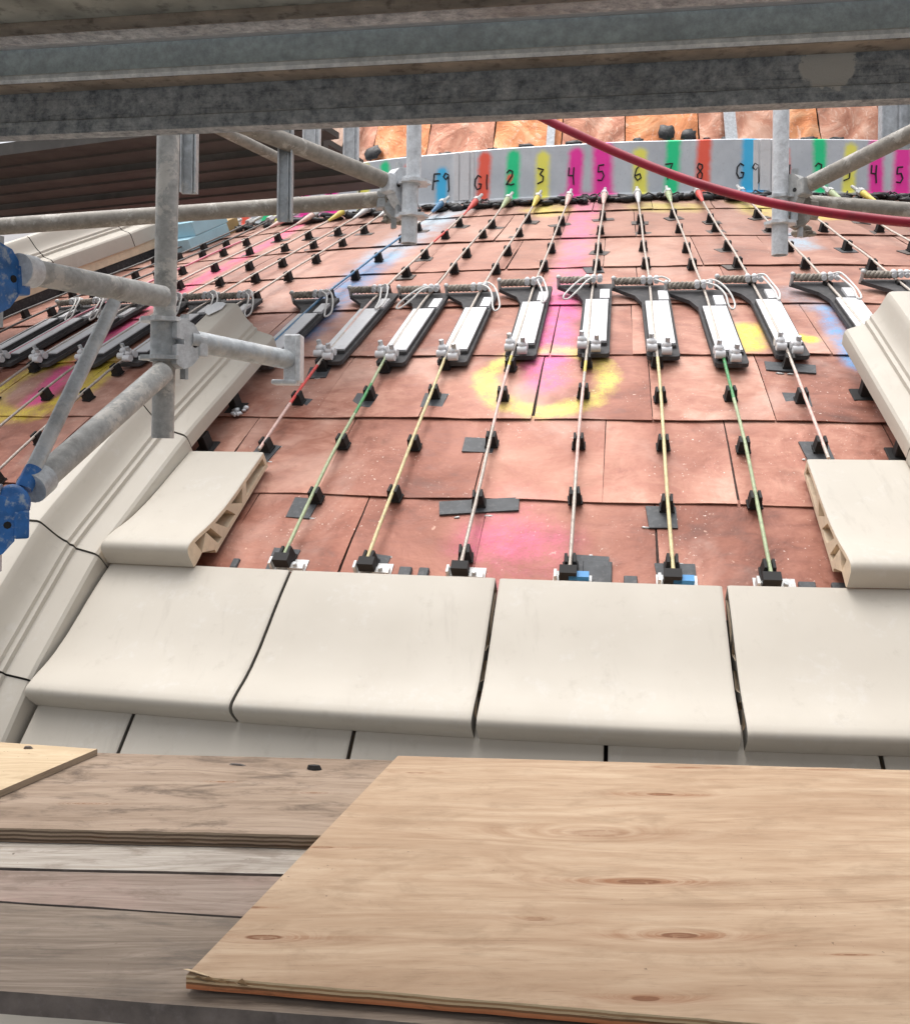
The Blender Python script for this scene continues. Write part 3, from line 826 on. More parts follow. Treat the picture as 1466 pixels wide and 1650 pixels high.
for k in range(2): make_rib(jr[k] + .0018, jr[k+1] - .0018, RR, nm[k], RG, .095 if k == 0 else .04, open_top=k == 0)
# the far rib beyond the left bay
FR = -34.6
fj = [9.98, 10.75, 11.5, 12.2, 12.9, 13.6]
for k in range(4):
    make_rib(fj[k] + .004, fj[k+1] - .004, FR, ('uppermost tile of the distant rib behind the pale blue foam', 'second tile down the distant rib at upper left', 'third tile down the distant rib at upper left',
             'lowest visible tile of the distant rib at the left picture edge')[k], 'moulded tiles of the distant rib', .06, .10, 1.12)
# black supports under the raised rib tiles
def rib_support(r, a, label, cat='support', h=.13, w=.05):
    M = frame(r, a, -.012)
    m = MB(); m.prism([(-w/2, -.02), (w/2, -.03), (w/2, .03), (-w/2, .02)], 0, h, 0, M); m.box((-w, -.05, 0), (w, .05, .012), 0, M)
    return tag(bevel(m.build('rib_support', MAT['black'], None, M.translation), .003, 1), label, cat, 'black supports under the rib tiles')
rib_support(13.32, RL + .82, 'black support leg under the top tile of the left rib')
rib_support(13.60, RL + .86, 'black support block at the lower end of the left rib\'s top tile', h=.09)
rib_support(13.20, RR - .80, 'black support leg under the top tile of the right rib', h=.14, w=.07)
rib_support(13.58, RR - .78, 'black support block at the lower end of the right rib\'s top tile', h=.09)
for k, r in enumerate((10.3, 10.7, 11.1, 11.5)):
    rib_support(r, FR + 1.05, 'black support block under the distant rib, %s from its top' % ORD[k], h=.13, w=.07)
# black strip added as the shade in the gap under the distant rib, and its bare clay footing
m = MB(); vv = []
for i in range(15):
    r = 9.98 + i*.20
    for u, h in ((-.2, -.01), (.235, -.01), (.235, .075), (-.2, .075)): vv.append(dome(r, FR + degrees(u/r), h + random.uniform(-.004, .004)))
m.add(vv, [(i*4+q, i*4+(q+1) % 4, (i+1)*4+(q+1) % 4, (i+1)*4+q) for i in range(14) for q in range(4)])
tag(m.build('rib_gap_shade', MAT['tar'], None, dome(11.5, FR)), 'black strip added as the shade in the gap under the distant rib', 'gap shade')
m = MB(); vv = []
for i in range(15):
    r = 9.98 + i*.20
    for u, h in ((-.2, .08), (.242, .08), (.242, .158), (-.2, .158)): vv.append(dome(r, FR + degrees(u/r), h))
m.add(vv, [(i*4+q, i*4+(q+1) % 4, (i+1)*4+(q+1) % 4, (i+1)*4+q) for i in range(14) for q in range(4)] + [(0, 1, 2, 3), (59, 58, 57, 56)])
tag(m.build('rib_footing', MAT['clay'], None, dome(11.5, FR)), 'bare yellow clay footing strip along the distant rib', 'footing')
# mortar crumbs by the left rib and a paper scrap on its top
m = MB()
for q in range(9): m.ball(dome(13.36 + random.uniform(-.03, .03), RL + 1.0 + random.uniform(-.12, .12), .008), random.uniform(.008, .022), random.uniform(.008, .02), random.uniform(.006, .014), 0, None, 6, 4, .3)
tag(m.build('mortar_crumbs', MAT['galv_white'], None, dome(13.36, RL+1.0)), 'pale mortar crumbs on copper beside the left rib\'s black leg', 'mortar')
m = MB()
vv = []; n = 9
for q in range(n):
    th = 2*pi*q/n; rr = random.uniform(.030, .058); vv.append(dome(13.0 + rr*sin(th)*1.2, RL - .12 + degrees(rr*cos(th)/13), .366 + random.uniform(0, .012)))
vv.append(dome(13.0, RL-.12, .375)); m.add(vv, [(q, (q+1) % n, n) for q in range(n)])
o = m.build('paper_scrap', MAT['paper'], None, dome(13.0, RL-.12, .366)); tag(o, 'torn white paper scrap stuck on the left rib\'s top end', 'paper')
sm = o.modifiers.new('solid', 'SOLIDIFY'); sm.thickness = .002

# ================================================================== CABLES
COLN = {'1': 'red', '2': 'green', '3': 'yellow', '4': 'pink', '5': 'pink', '6': 'yellow', '7': 'green', '8': 'red', '9': 'blue'}
NUMW = dict(zip('123456789', 'one two three four five six seven eight nine'.split()))
BAYN = {'F': 'in the bay with the pale blue foam', 'G': 'in the bay above the front tiles', 'H': 'in the bay crossed by the red hose'}
def tint(name, c): return simple(name, c, .5, var=.2, scale=40, bump=.35, bscale=260, dirt=(.45, .36, .30), dirt_amt=.55)
WM = {'red': tint('red_sprayed_wire', srgb(215, 75, 70)), 'green': tint('green_sprayed_wire', srgb(70, 150, 90)), 'yellow': tint('yellow_sprayed_wire', srgb(215, 195, 90)),
      'pink': tint('pink_sprayed_wire', srgb(215, 120, 140)), 'blue': tint('blue_sprayed_wire', srgb(60, 120, 160)), 'dark': tint('dark_wire', (.10, .095, .09)), 'palegreen': tint('pale_green_wire', srgb(165, 180, 140)),
      'paleyellow': tint('pale_yellow_wire', srgb(215, 200, 150)), 'palepink': tint('pale_pink_wire', srgb(220, 185, 175))}
WK = ['wire'] + list(WM)
WL = [MAT['wire']] + [WM[k] for k in WM]
# painted lengths of each cable: (from r, to r, colour)
PAINT = {'G1': [(10.05, 10.35, 'red'), (10.75, 11.1, 'red'), (13.05, 13.35, 'red'), (13.35, 13.65, 'palepink'), (12.3, 12.7, 'palepink')], 'G2': [(9.9, 10.2, 'green'), (12.98, 13.2, 'palegreen'), (13.2, 13.42, 'green'), (13.42, 14.2, 'palegreen')],
         'G3': [(9.9, 10.15, 'yellow'), (13.0, 14.2, 'paleyellow')], 'G4': [(9.9, 10.15, 'pink'), (12.98, 13.06, 'yellow'), (13.1, 13.5, 'palepink')], 'G5': [(9.9, 10.15, 'palepink'), (13.03, 13.12, 'yellow'), (13.2, 13.75, 'palepink')],
         'G6': [(13.0, 14.2, 'paleyellow')], 'G7': [(9.9, 10.2, 'yellow'), (12.98, 13.3, 'green'), (13.3, 14.2, 'palegreen')], 'G8': [(9.9, 10.2, 'yellow'), (13.1, 13.6, 'palepink')], 'F9': [(10.6, 12.8, 'blue')],
         'G9': [(9.9, 10.1, 'yellow')], 'F4': [(9.8, 10.2, 'pink'), (10.6, 13.2, 'pink')], 'F5': [(9.8, 10.1, 'pink')], 'F3': [(9.8, 13, 'dark')], 'F2': [(9.8, 13, 'dark')], 'F1': [(9.8, 13, 'dark')],
         'H1': [(9.9, 10.5, 'yellow')], 'F6': [(9.8, 10.1, 'yellow')]}
CLIP_R = [10.51, 10.84, 11.30, 11.68, 12.08, 13.0, 13.24, 13.57, 13.86, 14.14]
VIS = ['F1', 'F2', 'F3', 'F4', 'F5', 'F6', 'F7', 'F8', 'F9', 'G1', 'G2', 'G3', 'G4', 'G5', 'G6', 'G7', 'G8', 'G9', 'H1', 'H2', 'H3']
def rmax(k):
    if k == 'F9' or k == 'G9': return 12.92
    if k == 'G1' or k == 'G8': return 13.66
    if k[0] == 'H': return 12.6
    return 14.19
CABH = .051
for k in VIS:
    az = CAB[k]; num = k[1]
    desc = '%s steel cable running up to the %s stripe numbered %s' % ({'9': 'slim'}.get(num, 'pale'), COLN[num], num)
    desc = 'steel cable numbered %s on %s paint, %s' % (NUMW[num], COLN[num], BAYN[k[0]]) if num != '9' else {'F9': 'blue sprayed steel cable numbered F9 passing the second post', 'G9': 'pale steel cable numbered G9 running down to the right rib'}[k]
    if k in ('F1', 'F2', 'F3'): desc = 'dark steel cable %s from the distant rib, left bay' % {'F1': 'nearest', 'F2': 'second', 'F3': 'third'}[k]
    c = thing('steel_cable', dome(9.75, az, CABH), desc, 'cable', 'steel cables running down the dome')
    r = 9.76; m = MB(); seg = []
    cuts = sorted(set([9.76, rmax(k)] + [x for p_ in PAINT.get(k, []) for x in p_[:2] if 9.76 < x < rmax(k)]))
    for c0, c1 in zip(cuts, cuts[1:]):
        mi = 0
        for p0, p1, cn in PAINT.get(k, []):
            if p0 - 1e-6 <= c0 and c1 <= p1 + 1e-6: mi = WK.index(cn)
        nn = max(2, int((c1-c0)/.16)+1)
        pts = []
        for q in range(nn+1):
            rr = c0 + (c1-c0)*q/nn
            sag = .0
            if rr < 10.3: sag = .012*(10.3-rr)/.55
            pts.append(dome(rr, az + .012*sin(rr*5+az*3), CABH + sag + .002*sin(rr*9+az)))
        m.tube(pts, .0078, 8, mi, caps=True)
    m.build('wire', WL, c)
    # swaged end fitting and stud at the band
    cn = {'red': 'red', 'green': 'palegreen', 'yellow': 'yellow', 'pink': 'palepink', 'blue': 'blue'}[COLN[num]]
    m = MB(); m.tube([dome(10.20, az, CABH+.002), dome(10.12, az, CABH+.004), dome(10.0, az, CABH+.008), dome(9.95, az, CABH+.009)], [.010, .016, .026, .026], 10)
    if k not in ('F1', 'F2', 'F3'): m.build('end_socket', WM[cn] if k not in ('G6', 'F7', 'F8') else MAT['white_dull'], c)
    m = MB(); m.tube([dome(9.96, az, CABH+.009), dome(9.90, az, CABH+.010)], .033, 6, smooth=False); m.tube([dome(9.90, az, CABH+.010), dome(9.76, az, CABH+.012)], .014, 8)
    m.build('socket_nut', MAT['white_dull'], c)

# ---- clips that hold the cables off the copper, some on pads
cp = MB(); cp.prism([(-.025, 0), (.025, 0), (.025, .018), (.021, .062), (.0105, .062), (.009, .042), (-.009, .042), (-.0105, .062), (-.021, .062), (-.025, .018)], -.022, .022, 0, Matrix.Rotation(radians(90), 4, 'X'))
cp.box((-.030, -.026, 0), (.030, .026, .009))
clip_me = cp.mesh('clip_block', MAT['black'])
def pad_mesh(w, d, mat):
    m = MB(); m.prism([(-w/2, -d/2), (w/2, -d/2+.006), (w/2-.004, d/2), (-w/2+.005, d/2-.003)], 0, .009); return m.mesh('base_pad', mat)
PADS = [pad_mesh(.15, .11, MAT['pad']), pad_mesh(.12, .13, MAT['pad']), pad_mesh(.13, .10, MAT['pad_brown']), pad_mesh(.17, .07, MAT['pad_brown']), pad_mesh(.34, .085, MAT['pad']), pad_mesh(.24, .09, MAT['pad'])]
SPEC = {('G4', 8): 4, ('G8', 5): 5, ('G6', 8): 1, ('G4', 7): 0, ('G2', 8): 1, ('G2', 6): 1, ('G3', 6): 1, ('G1', 5): 1, ('G1', 6): 1, ('G1', 7): 1, ('G2', 9): 1, ('G8', 6): 1, ('G8', 7): 1, ('G6', 9): 0, ('G5', 9): 0, ('G3', 9): 1}
POFF = {('G4', 8): (0, .01), ('G4', 7): (-.06, 0), ('G2', 8): (-.05, .05), ('G2', 6): (-.03, .02), ('G6', 8): (-.02, .05), ('G5', 9): (.07, -.01), ('G3', 6): (.0, .03), ('G2', 9): (-.03, 0)}
for k in VIS:
    az = CAB[k]; num = k[1]
    which = '%s cable %s %s' % (COLN[num], NUMW[num], {'F': 'of the foam bay', 'G': 'above the front tiles', 'H': 'under the red hose'}[k[0]])
    for i, r in enumerate(CLIP_R):
        if r > rmax(k) - .0 + (.02 if k in ('G1', 'G8') else 0): continue
        if k[0] == 'F' and k[1] in '123' and r > 12.2: continue
        if k[0] == 'F' and i in (9,): continue
        if k == 'F8' and i >= 8: continue
        rr = r + random.uniform(-.035, .035)
        if i in (0, 1) and k[0] in 'GH': rr = r + (-.06 if int(num) % 2 else .05)*(1 if i == 0 else 0) + random.uniform(-.02, .02)
        if i >= 5 and k[0] == 'G': rr = r + {'1': .02, '2': .015, '3': .01}.get(num, 0) + random.uniform(-.02, .02)
        pos = '%s below its white jack' % ORD[i-5] if i > 4 else '%s above its white jack' % ORD[4-i]
        M = frame(rr, az + .012*sin(rr*5+az*3), -.013)
        o = bpy.data.objects.new('cable_clip', None); o.empty_display_size = .03
        o.matrix_world = M @ Matrix.Rotation(random.uniform(-.12, .12), 4, 'Z'); COL.objects.link(o)
        tag(o, 'black clip holding the %s, %s' % (which, pos), 'clip', 'black clips under the cables')
        b = bpy.data.objects.new('clip_block', clip_me); COL.objects.link(b); b.parent = o
        b.location = (0, 0, .0105)
        pi_ = SPEC.get((k, i))
        if pi_ is None and i < 2 and k[0] != 'F': pi_ = random.choice((2, 3, 2))
        if pi_ is None and i in (2, 3) and k in ('G1', 'G8', 'H1', 'H2', 'G5'): pi_ = random.choice((2, 1))
        if pi_ is None and k[0] == 'F' and i < 2 and int(num) > 4: pi_ = 3
        if pi_ is not None:
            pd = bpy.data.objects.new('base_pad', PADS[pi_]); COL.objects.link(pd); pd.parent = o
            ox, oy = POFF.get((k, i), (random.uniform(-.02, .02), random.uniform(-.01, .03)))
            pd.location = (ox, oy, .0015); pd.rotation_euler = (0, 0, random.uniform(-.1, .1) if (k, i) in SPEC else random.uniform(-.35, .35))
            # white putty smears at the pad's rim
            if (k, i) in SPEC:
                for q in range(3):
                    m = MB(); m.ball((ox + random.uniform(-.5, .5)*(.34 if pi_ == 4 else .14), oy + random.choice((-.055, .06)), .004), random.uniform(.008, .024), .006, .004, 0, None, 6, 4, .35)
                    sm_ = bpy.data.objects.new('putty_smear', m.mesh('putty_smear', MAT['white_dull'])); COL.objects.link(sm_); sm_.parent = o

# ---- anchors where the cables end at the tiles
for k in ('G2', 'G3', 'G4', 'G5', 'G6', 'G7'):
    az = CAB[k]; M = frame(14.185, az, -.012); num = k[1]
    o = thing('cable_anchor', M.translation, 'small white metal anchor ending the %s cable %s at the tiles' % (COLN[num], NUMW[num]), 'anchor', 'anchors along the tile edge')
    m = MB(); s_ = 1 if num in '567' else -1
    m.box((-.06, -.03, 0), (.09, .035, .012), 0, M); m.box((-.055, .0, .012), (-.045, .035, .06), 0, M); m.box((.02, .002, .012), (.085, .03, .03), 0, M)
    m.build('plate', MAT['white_dull'], o)
    for q in (-.03, .05):
        m = MB(); m.tube([M @ Vector((q, .016, .01)), M @ Vector((q, .016, .045))], .009, 6); m.build('bolt', MAT['galv'], o)
    m = MB(); m.box((-.035, -.01, .03), (.03, .03, .075), 0, M); m.build('clamp', MAT['black'], o)
    if num in '56':
        m = MB(); m.box((.0, .002, .031), (.075, .03, .055), 0, M); m.build('spacer', MAT['blue_clip'], o)
for k, (az, w_) in enumerate(((-13.05, .05), (-12.75, .04), (-9.55, .05), (-7.0, .06), (-6.55, .05), (-10.05, .11), (-16.0, .03))):
    M = frame(14.19, az, -.012); m = MB()
    m.box((-w_/2, -.02 if w_ < .1 else -.09, 0), (w_/2, .03, .022 if w_ < .1 else .016), 0, M)
    tag(bevel(m.build('rubber_spacer', MAT['pad'], None, M.translation), .003, 1), 'dark rubber spacer on copper at the tiles, %s from the left' % ['second', 'third', 'fifth', 'sixth', 'seventh', 'fourth', 'first'][k], 'spacer', 'rubber spacers along the tile edge')

# ================================================================== CABLE JACKS
rs_ = MB()
for ph in (0, pi*2/3, pi*4/3):
    rs_.tube([Vector((-.19 + .185*q/20, -.465 + .013*cos(q*.75+ph), .070 + .013*sin(q*.75+ph))) for q in range(21)], .0115, 6)
plate_poly = [(-.215, -.478), (-.20, -.485), (.105, -.485), (.112, -.475), (.112, .48), (.10, .495), (-.038, .495), (-.05, .48), (-.05, -.22), (-.085, -.325), (-.19, -.44), (-.215, -.465)]
def jack_meshes():
    J = {}
    m = MB(); m.prism(plate_poly, .012, .034); m.prism([(-.036, -.19), (.098, -.19), (.098, .40), (-.036, .40)], .034, .052); J['base_plate'] = (m.mesh('base_plate', MAT['plate']), .004)
    m = MB(); m.prism([(-.032, -.185), (.094, -.185), (.094, .385), (-.032, .385)], .0522, .058); J['cover'] = (m.mesh('cover', MAT['white']), .002)
    m = MB(); m.prism([(.045, -.36), (.100, -.36), (.100, -.225), (.045, -.225)], .0342, .050); J['tag_plate'] = (m.mesh('tag_plate', MAT['white']), .002)
    J['rope_sleeve'] = (rs_.mesh('rope_sleeve', MAT['rope']), 0)
    m = MB(); m.tube([(-.205, -.468, .02), (-.205, -.468, .088)], .011, 8); m.ball((-.205, -.468, .088), .015, .02, .014); J['pin'] = (m.mesh('pin', MAT['white_dull']), 0)
    m = MB()
    for x in (-.034, .004, .040):
        m.tube([(x, -.487, .072), (x, -.437, .076)], .016, 8); m.ball((x, -.462, .090), .017, .022, .014)
    J['upper_clamp'] = (m.mesh('upper_clamp', MAT['white']), 0)
    for nm_, x0, y0 in (('lower_clamp', -.026, .410), ('lower_clamp', .044, .448)):
        m = MB()
        m.tube([(x0-.024, y0, .07), (x0+.024, y0, .07)], .021, 8); m.tube([(x0-.024, y0+.05, .067), (x0+.024, y0+.05, .067)], .021, 8)
        m.ball((x0, y0+.025, .093), .020, .028, .016); m.tube([(x0, y0+.02, .09), (x0, y0+.02, .125)], .009, 6)
        J.setdefault('clamps', []).append(m.mesh('lower_clamp', MAT['white']))
    for x0, y0 in ((-.028, .43), (.048, .48)):
        m = MB(); m.tube([(x0, y0-.005, .10), (x0, y0-.005, .13)], .013, 6, smooth=False)
        J.setdefault('bolts', []).append(m.mesh('bolt', MAT['galv']))
    return J
JM = jack_meshes()
def loop_mesh(kind):
    m = MB(); rj = lambda s=.006: random.uniform(-s, s)
    if kind == 'right':
        path = [(0, -.46, .10), (.05, -.46, .115), (.11, -.40, .11), (.16, -.28, .08), (.185, -.16, .04), (.165, -.10, .03), (.135, -.15, .045), (.125, -.26, .08), (.08, -.38, .10), (.02, -.45, .10)]
    elif kind == 'left':
        path = [(0, -.46, .10), (-.07, -.38, .11), (-.15, -.24, .08), (-.19, -.17, .05), (-.165, -.15, .045), (-.10, -.24, .07), (-.04, -.36, .10), (.01, -.45, .10)]
    elif kind == 'hang':
        path = [(0, -.46, .10), (.06, -.44, .12), (.10, -.32, .10), (.12, -.16, .085), (.11, -.06, .075), (.09, -.05, .075), (.085, -.2, .09), (.04, -.4, .11)]
    else:
        path = [(.02, -.46, .10), (.08, -.44, .11), (.14, -.42, .09), (.11, -.38, .09), (.04, -.42, .1)]
    def crv(off):
        P = [Vector((a*.85+rj()+off, -.46+(b+.46)*.72+rj(), c*.9+rj(.003))) for a, b, c in path]; out = []
        for i in range(len(P)-1):
            p0, p1, p2, p3 = P[max(i-1, 0)], P[i], P[i+1], P[min(i+2, len(P)-1)]
            for e in range(4):
                t = e/4
                out.append(.5*((2*p1) + (p2-p0)*t + (2*p0-5*p1+4*p2-p3)*t*t + (3*p1-p0-3*p2+p3)*t**3))
        return out + [P[-1]]
    m.tube(crv(0), .0056, 6)
    return m.mesh('wire_loop', MAT['loop'])
JACKS = [('G1', 12.56, 'hang', 'first'), ('G2', 12.58, 'left', 'second'), ('G3', 12.58, 'right', 'third'), ('G4', 12.52, 'hang', 'fourth'), ('G5', 12.50, 'left', 'fifth'), ('G6', 12.53, 'short', 'sixth'),
         ('G7', 12.60, 'right', 'seventh'), ('G8', 12.52, 'hang', 'eighth'), ('G9', 12.50, 'hang', ''), ('H1', 12.46, 'short', ''), ('F9', 12.60, 'right', ''), ('F8', 12.56, 'right', ''), ('F7', 12.54, 'right', ''),
         ('F6', 12.54, 'right', ''), ('F5', 12.52, 'left', ''), ('F4', 12.50, 'right', ''), ('F3', 12.48, 'right', '')]
for k, r, kind, od in JACKS:
    M = frame(r, CAB[k], -.004)
    if od: lb = 'dark plate with white jack box, %s from the left in the middle bay' % od
    else:
        lb = {'G9': 'dark plate with white jack box partly hidden behind the right rib\'s top', 'H1': 'dark plate end with rope sleeve at the right picture edge above the right rib',
              'F9': 'dark plate with white jack box on the blue cable beside the left rib', 'F8': 'jack plate hidden behind the left rib\'s top, its white cord loop showing',
              'F7': 'dark plate with white jack box just left of the front post', 'F6': 'dark plate with white jack box behind the thin diagonal brace, pink paint on its left',
              'F5': 'dark plate with white jack box left of the pink stripe, left bay', 'F4': 'dark plate with white cord loop at the left picture edge, above the yellow paint', 'F3': 'farthest left jack plate, cut by the picture edge below the blue bracket'}[k]
    o = bpy.data.objects.new('cable_jack', None); o.empty_display_size = .05; o.matrix_world = M @ Matrix.Rotation(random.uniform(-.02, .02), 4, 'Z'); COL.objects.link(o)
    tag(o, lb, 'jack plate', 'jack plates clamped to the cables')
    for nm_, v in JM.items():
        if nm_ in ('clamps', 'bolts'):
            for me in v:
                q = bpy.data.objects.new('lower_clamp' if nm_ == 'clamps' else 'bolt', me); COL.objects.link(q); q.parent = o
            continue
        me, bv = v
        q = bpy.data.objects.new(nm_, me); COL.objects.link(q); q.parent = o
        if bv: bevel(q, bv, 2)
    q = bpy.data.objects.new('wire_loop', loop_mesh(kind)); COL.objects.link(q); q.parent = o
# ================================================================== SMALL THINGS ON THE FAR COPPER
def foam_block():
    M = frame(10.25, -32.3, .0)
    o = thing('foam_block', M.translation, 'stack of pale blue foam blocks lying by the distant rib', 'foam')
    for x0, x1, y0, y1, z0, z1 in ((-.16, .24, -.22, .30, 0, .11), (-.14, .24, -.24, .20, .112, .24), (-.10, .16, -.24, .10, .242, .34)):
        m = MB(); m.box((x0, y0, z0), (x1, y1, z1), 0, M @ Matrix.Rotation(random.uniform(-.06, .06), 4, 'Z')); bevel(m.build('foam_piece', MAT['foam'], o), .006, 2)
foam_block()
M = frame(10.02, -31.7, -.01); m = MB(); m.box((-.09, -.16, 0), (.09, .16, .13), 0, M)
tag(bevel(m.build('wood_block', MAT['tan_wood'], None, M.translation), .004, 1), 'tan wooden block behind the blue foam', 'wood block')

# ================================================================== THE BOARDS UNDERFOOT
ZP = -.980                                             # top of the scaffold planks
def board(name, corners, ztop, th, mats, label, group=None, jitter=0.0, cat='plank', sides=1):
    """corners: near-left, near-right, far-right, far-left (x, y); rows of points so that edges can be a little rough"""
    m = MB(); NX = 40; (ax, ay), (bx, by), (cx, cy), (dx, dy) = corners
    vv = []
    for lay in (0, 1):
        for j in (0, 1):
            for i in range(NX+1):
                f = i/NX
                p0 = ((ax+(bx-ax)*f), (ay+(by-ay)*f)) if j == 0 else ((dx+(cx-dx)*f), (dy+(cy-dy)*f))
                jy = random.uniform(-jitter, jitter) if 0 < i < NX else 0
                zt_ = ztop if not isinstance(ztop, tuple) else ztop[j]
                vv.append((p0[0], p0[1]+jy, zt_ - (th if lay == 0 else 0) + (random.uniform(-jitter, 0)*.35 if lay else 0)))
    n = NX+1
    m.add(vv, [(2*n+i, 2*n+i+1, 3*n+i+1, 3*n+i) for i in range(NX)], 0)
    m.add(vv, [(i, n+i, n+i+1, i+1) for i in range(NX)], sides)
    m.add(vv, [(i, i+1, 2*n+i+1, 2*n+i) for i in range(NX)], sides); m.add(vv, [(n+i+1, n+i, 3*n+i, 3*n+i+1) for i in range(NX)], sides)
    m.add(vv, [(0, 2*n, 3*n, n), (NX, n+NX, 3*n+NX, 2*n+NX)], sides)
    return tag(bevel(m.build(name, mats), .0022, 2, 60), label, cat, group)
rot = -.022
def pl(y0, y1): return [(-2.7, y0-rot*2.7*1 + 0), (2.6, y0+rot*2.6), (2.6, y1+rot*2.6), (-2.7, y1-rot*2.7)]
W_grey = wood_mat('grey_board', (.135, .104, .080), (.205, .162, .126), (.272, .220, .176), swirl=.5, fine=90, rough=.8, dirt=(.10, .085, .072), dirt_amt=.6, contour=9)
W_pink = wood_mat('pinkish_board', (.165, .122, .098), (.24, .185, .150), (.305, .245, .205), swirl=.5, fine=80, rough=.8, dirt=(.145, .105, .082), dirt_amt=.7, pinkish=(.36, .25, .215), contour=8)
W_white = wood_mat('bleached_board', (.21, .178, .148), (.35, .31, .265), (.46, .42, .37), swirl=.4, fine=110, rough=.85, dirt=(.19, .15, .12), dirt_amt=.7, contour=10)
W_old = wood_mat('weathered_ply', (.19, .135, .096), (.285, .212, .155), (.35, .27, .205), swirl=.7, fine=38, rough=.8, dirt=(.10, .072, .054), dirt_amt=.85, contour=5,
                 knots=((-.62, 2.52, .03, .012, 1.0, .8), (-.92, 2.36, .04, .012, 1.2, .6), (-.36, 2.45, .03, .012, .8, .6)))
W_pale = wood_mat('pale_ply', (.40, .29, .18), (.50, .38, .245), (.57, .45, .30), fine=50, rough=.7, contour=4, knots=((-1.28, 2.80, .02, .008, .8, 1.0),))
PG = 'scaffold planks under the plywood'
rim = simple('dark_board_edge', (.135, .112, .098), .85, var=.35, scale=16, bump=.4, bscale=70, dirt=(.20, .17, .16), dirt_amt=.5)
for (y0, y1, mt, lb, dz, th) in ((None, [(-2.0, 1.752), (2.6, 1.292), (2.6, 1.583), (-2.0, 2.043)], W_grey, 'nearest scaffold plank, dark grey weathered wood with a scuffed front edge', 0.0, .040),
                            (None, [(-2.0, 2.048), (2.6, 1.588), (2.6, 1.997), (-2.0, 2.098)], W_pink, 'pinkish brown scaffold plank between the dark grey and bleached planks', .002, .04),
                            (2.059, 2.272, W_white, 'bleached pale scaffold plank in front of the weathered plywood', .006, .04),
                            (2.276, 2.49, W_grey, 'scaffold plank lying hidden beneath the weathered plywood sheet', -.003, .04),
                            (2.494, 2.70, W_pink, 'farthest scaffold plank, under the weathered plywood by the tiles', 0, .04)):
    board('scaffold_plank', pl(y0, y1) if y0 else y1, ZP+dz, th, [mt, rim], lb, PG, .0016)
# plywood sheets
eo = ply_edge_mat('old_ply_edge', [(.20, .145, .10), (.09, .062, .045), (.28, .21, .15), (.12, .085, .06), (.31, .24, .175), (.13, .095, .07), (.33, .26, .19)], ZP+.006, ZP+.040)
board('plywood_sheet', [(-1.9, 2.225), (.9, 2.165), (.9, 2.665), (-1.9, 2.765)], ZP+.0405, .033, [W_old, eo], 'weathered brown plywood sheet under the big clean sheet', None, .0022, 'plywood')
KN = []
for px, py, sx, sy, amp, dk in ((1065, 1280, .085, .020, 1.1, .75), (965, 1341, .17, .045, 1.4, .28), (1030, 1419, .11, .024, 1.3, .95), (1095, 1507, .085, .022, 1.2, 1.0), (425, 1507, .085, .020, 1.1, .8), (408, 1458, .035, .008, .5, .75),
                        (862, 1479, .05, .016, .6, .35), (1040, 1612, .055, .016, .8, 1.25), (1110, 1238, .10, .014, .6, .5), (1330, 1242, .10, .010, .5, .45), (1370, 1540, .03, .005, .3, .8), (520, 1362, .06, .012, .6, .5), (1240, 1700, .08, .02, .8, .6), (670, 1245, .06, .012, .5, .4)):
    w_ = atz(px, py, ZP+.032 + .036*(1600-py)/390); KN.append((w_.x, w_.y, sx*1.15, sy*1.15, amp, dk*1.15))
W_new = wood_mat('fir_ply', (.295, .188, .114), (.395, .276, .180), (.465, .345, .236), swirl=.8, fine=36, rough=.66, knots=KN, contour=3.4, dirt=(.25, .165, .100), dirt_amt=.5)
en = ply_edge_mat('fir_ply_edge', [(.42, .15, .065), (.45, .18, .08), (.20, .10, .05), (.55, .40, .24), (.34, .21, .11), (.62, .48, .30)], ZP+.008, ZP+.032)
zt, zf = ZP+.032, ZP+.068
c = [atz(300, 1572, zt), atz(1290, 1655, zt), atz(1466, 1241, zf), atz(641, 1218, zf)]
d1 = (c[1]-c[0]).normalized(); d2 = (c[2]-c[3]).normalized()
nr_, fr_ = c[0]+d1*2.35, c[3]+d2*2.2
board('plywood_sheet', [(c[0].x, c[0].y), (nr_.x, nr_.y), (fr_.x, fr_.y), (c[3].x, c[3].y)], (zt, zf), .0235, [W_new, en], 'large clean tan plywood sheet with dark knots, laid across the planks', None, .0012, 'plywood')
# lifted splinters at its near-left corner
m = MB()
for q in range(7):
    f0 = random.uniform(.0, .10); p0 = c[0] + d1*f0
    m.add([p0 + Vector((0, -.002, -.004)), p0 + d1*random.uniform(.02, .06) + Vector((0, -.006, -.006)), p0 + d1*.02 + Vector((-.008, -.010, random.uniform(-.006, .012)))], [(0, 1, 2), (2, 1, 0)])
m.add([c[0]+Vector((-.002, .02, .0)), c[0]+d1*.05+Vector((0, -.001, 0)), c[0]+Vector((-.006, -.002, .012)), c[0]+d1*.03+Vector((0, .004, .004))], [(0, 1, 2), (0, 1, 3), (0, 2, 3), (1, 2, 3)])
sp_ = m.build('splinter', W_pale); tag(sp_, 'raised pale splinters at the near left corner of the clean plywood', 'splinter')
pa = [atz(-260, 1290, ZP+.059), atz(-10, 1278, ZP+.059), atz(157, 1207, ZP+.059), atz(-60, 1192, ZP+.059)]
board('plywood_offcut', [(pa[0].x, pa[0].y), (pa[1].x, pa[1].y), (pa[2].x, pa[2].y), (pa[3].x, pa[3].y)], ZP+.059, .0175, [W_pale, eo], 'pale plywood offcut at the left picture edge near the tiles', None, .001, 'plywood')
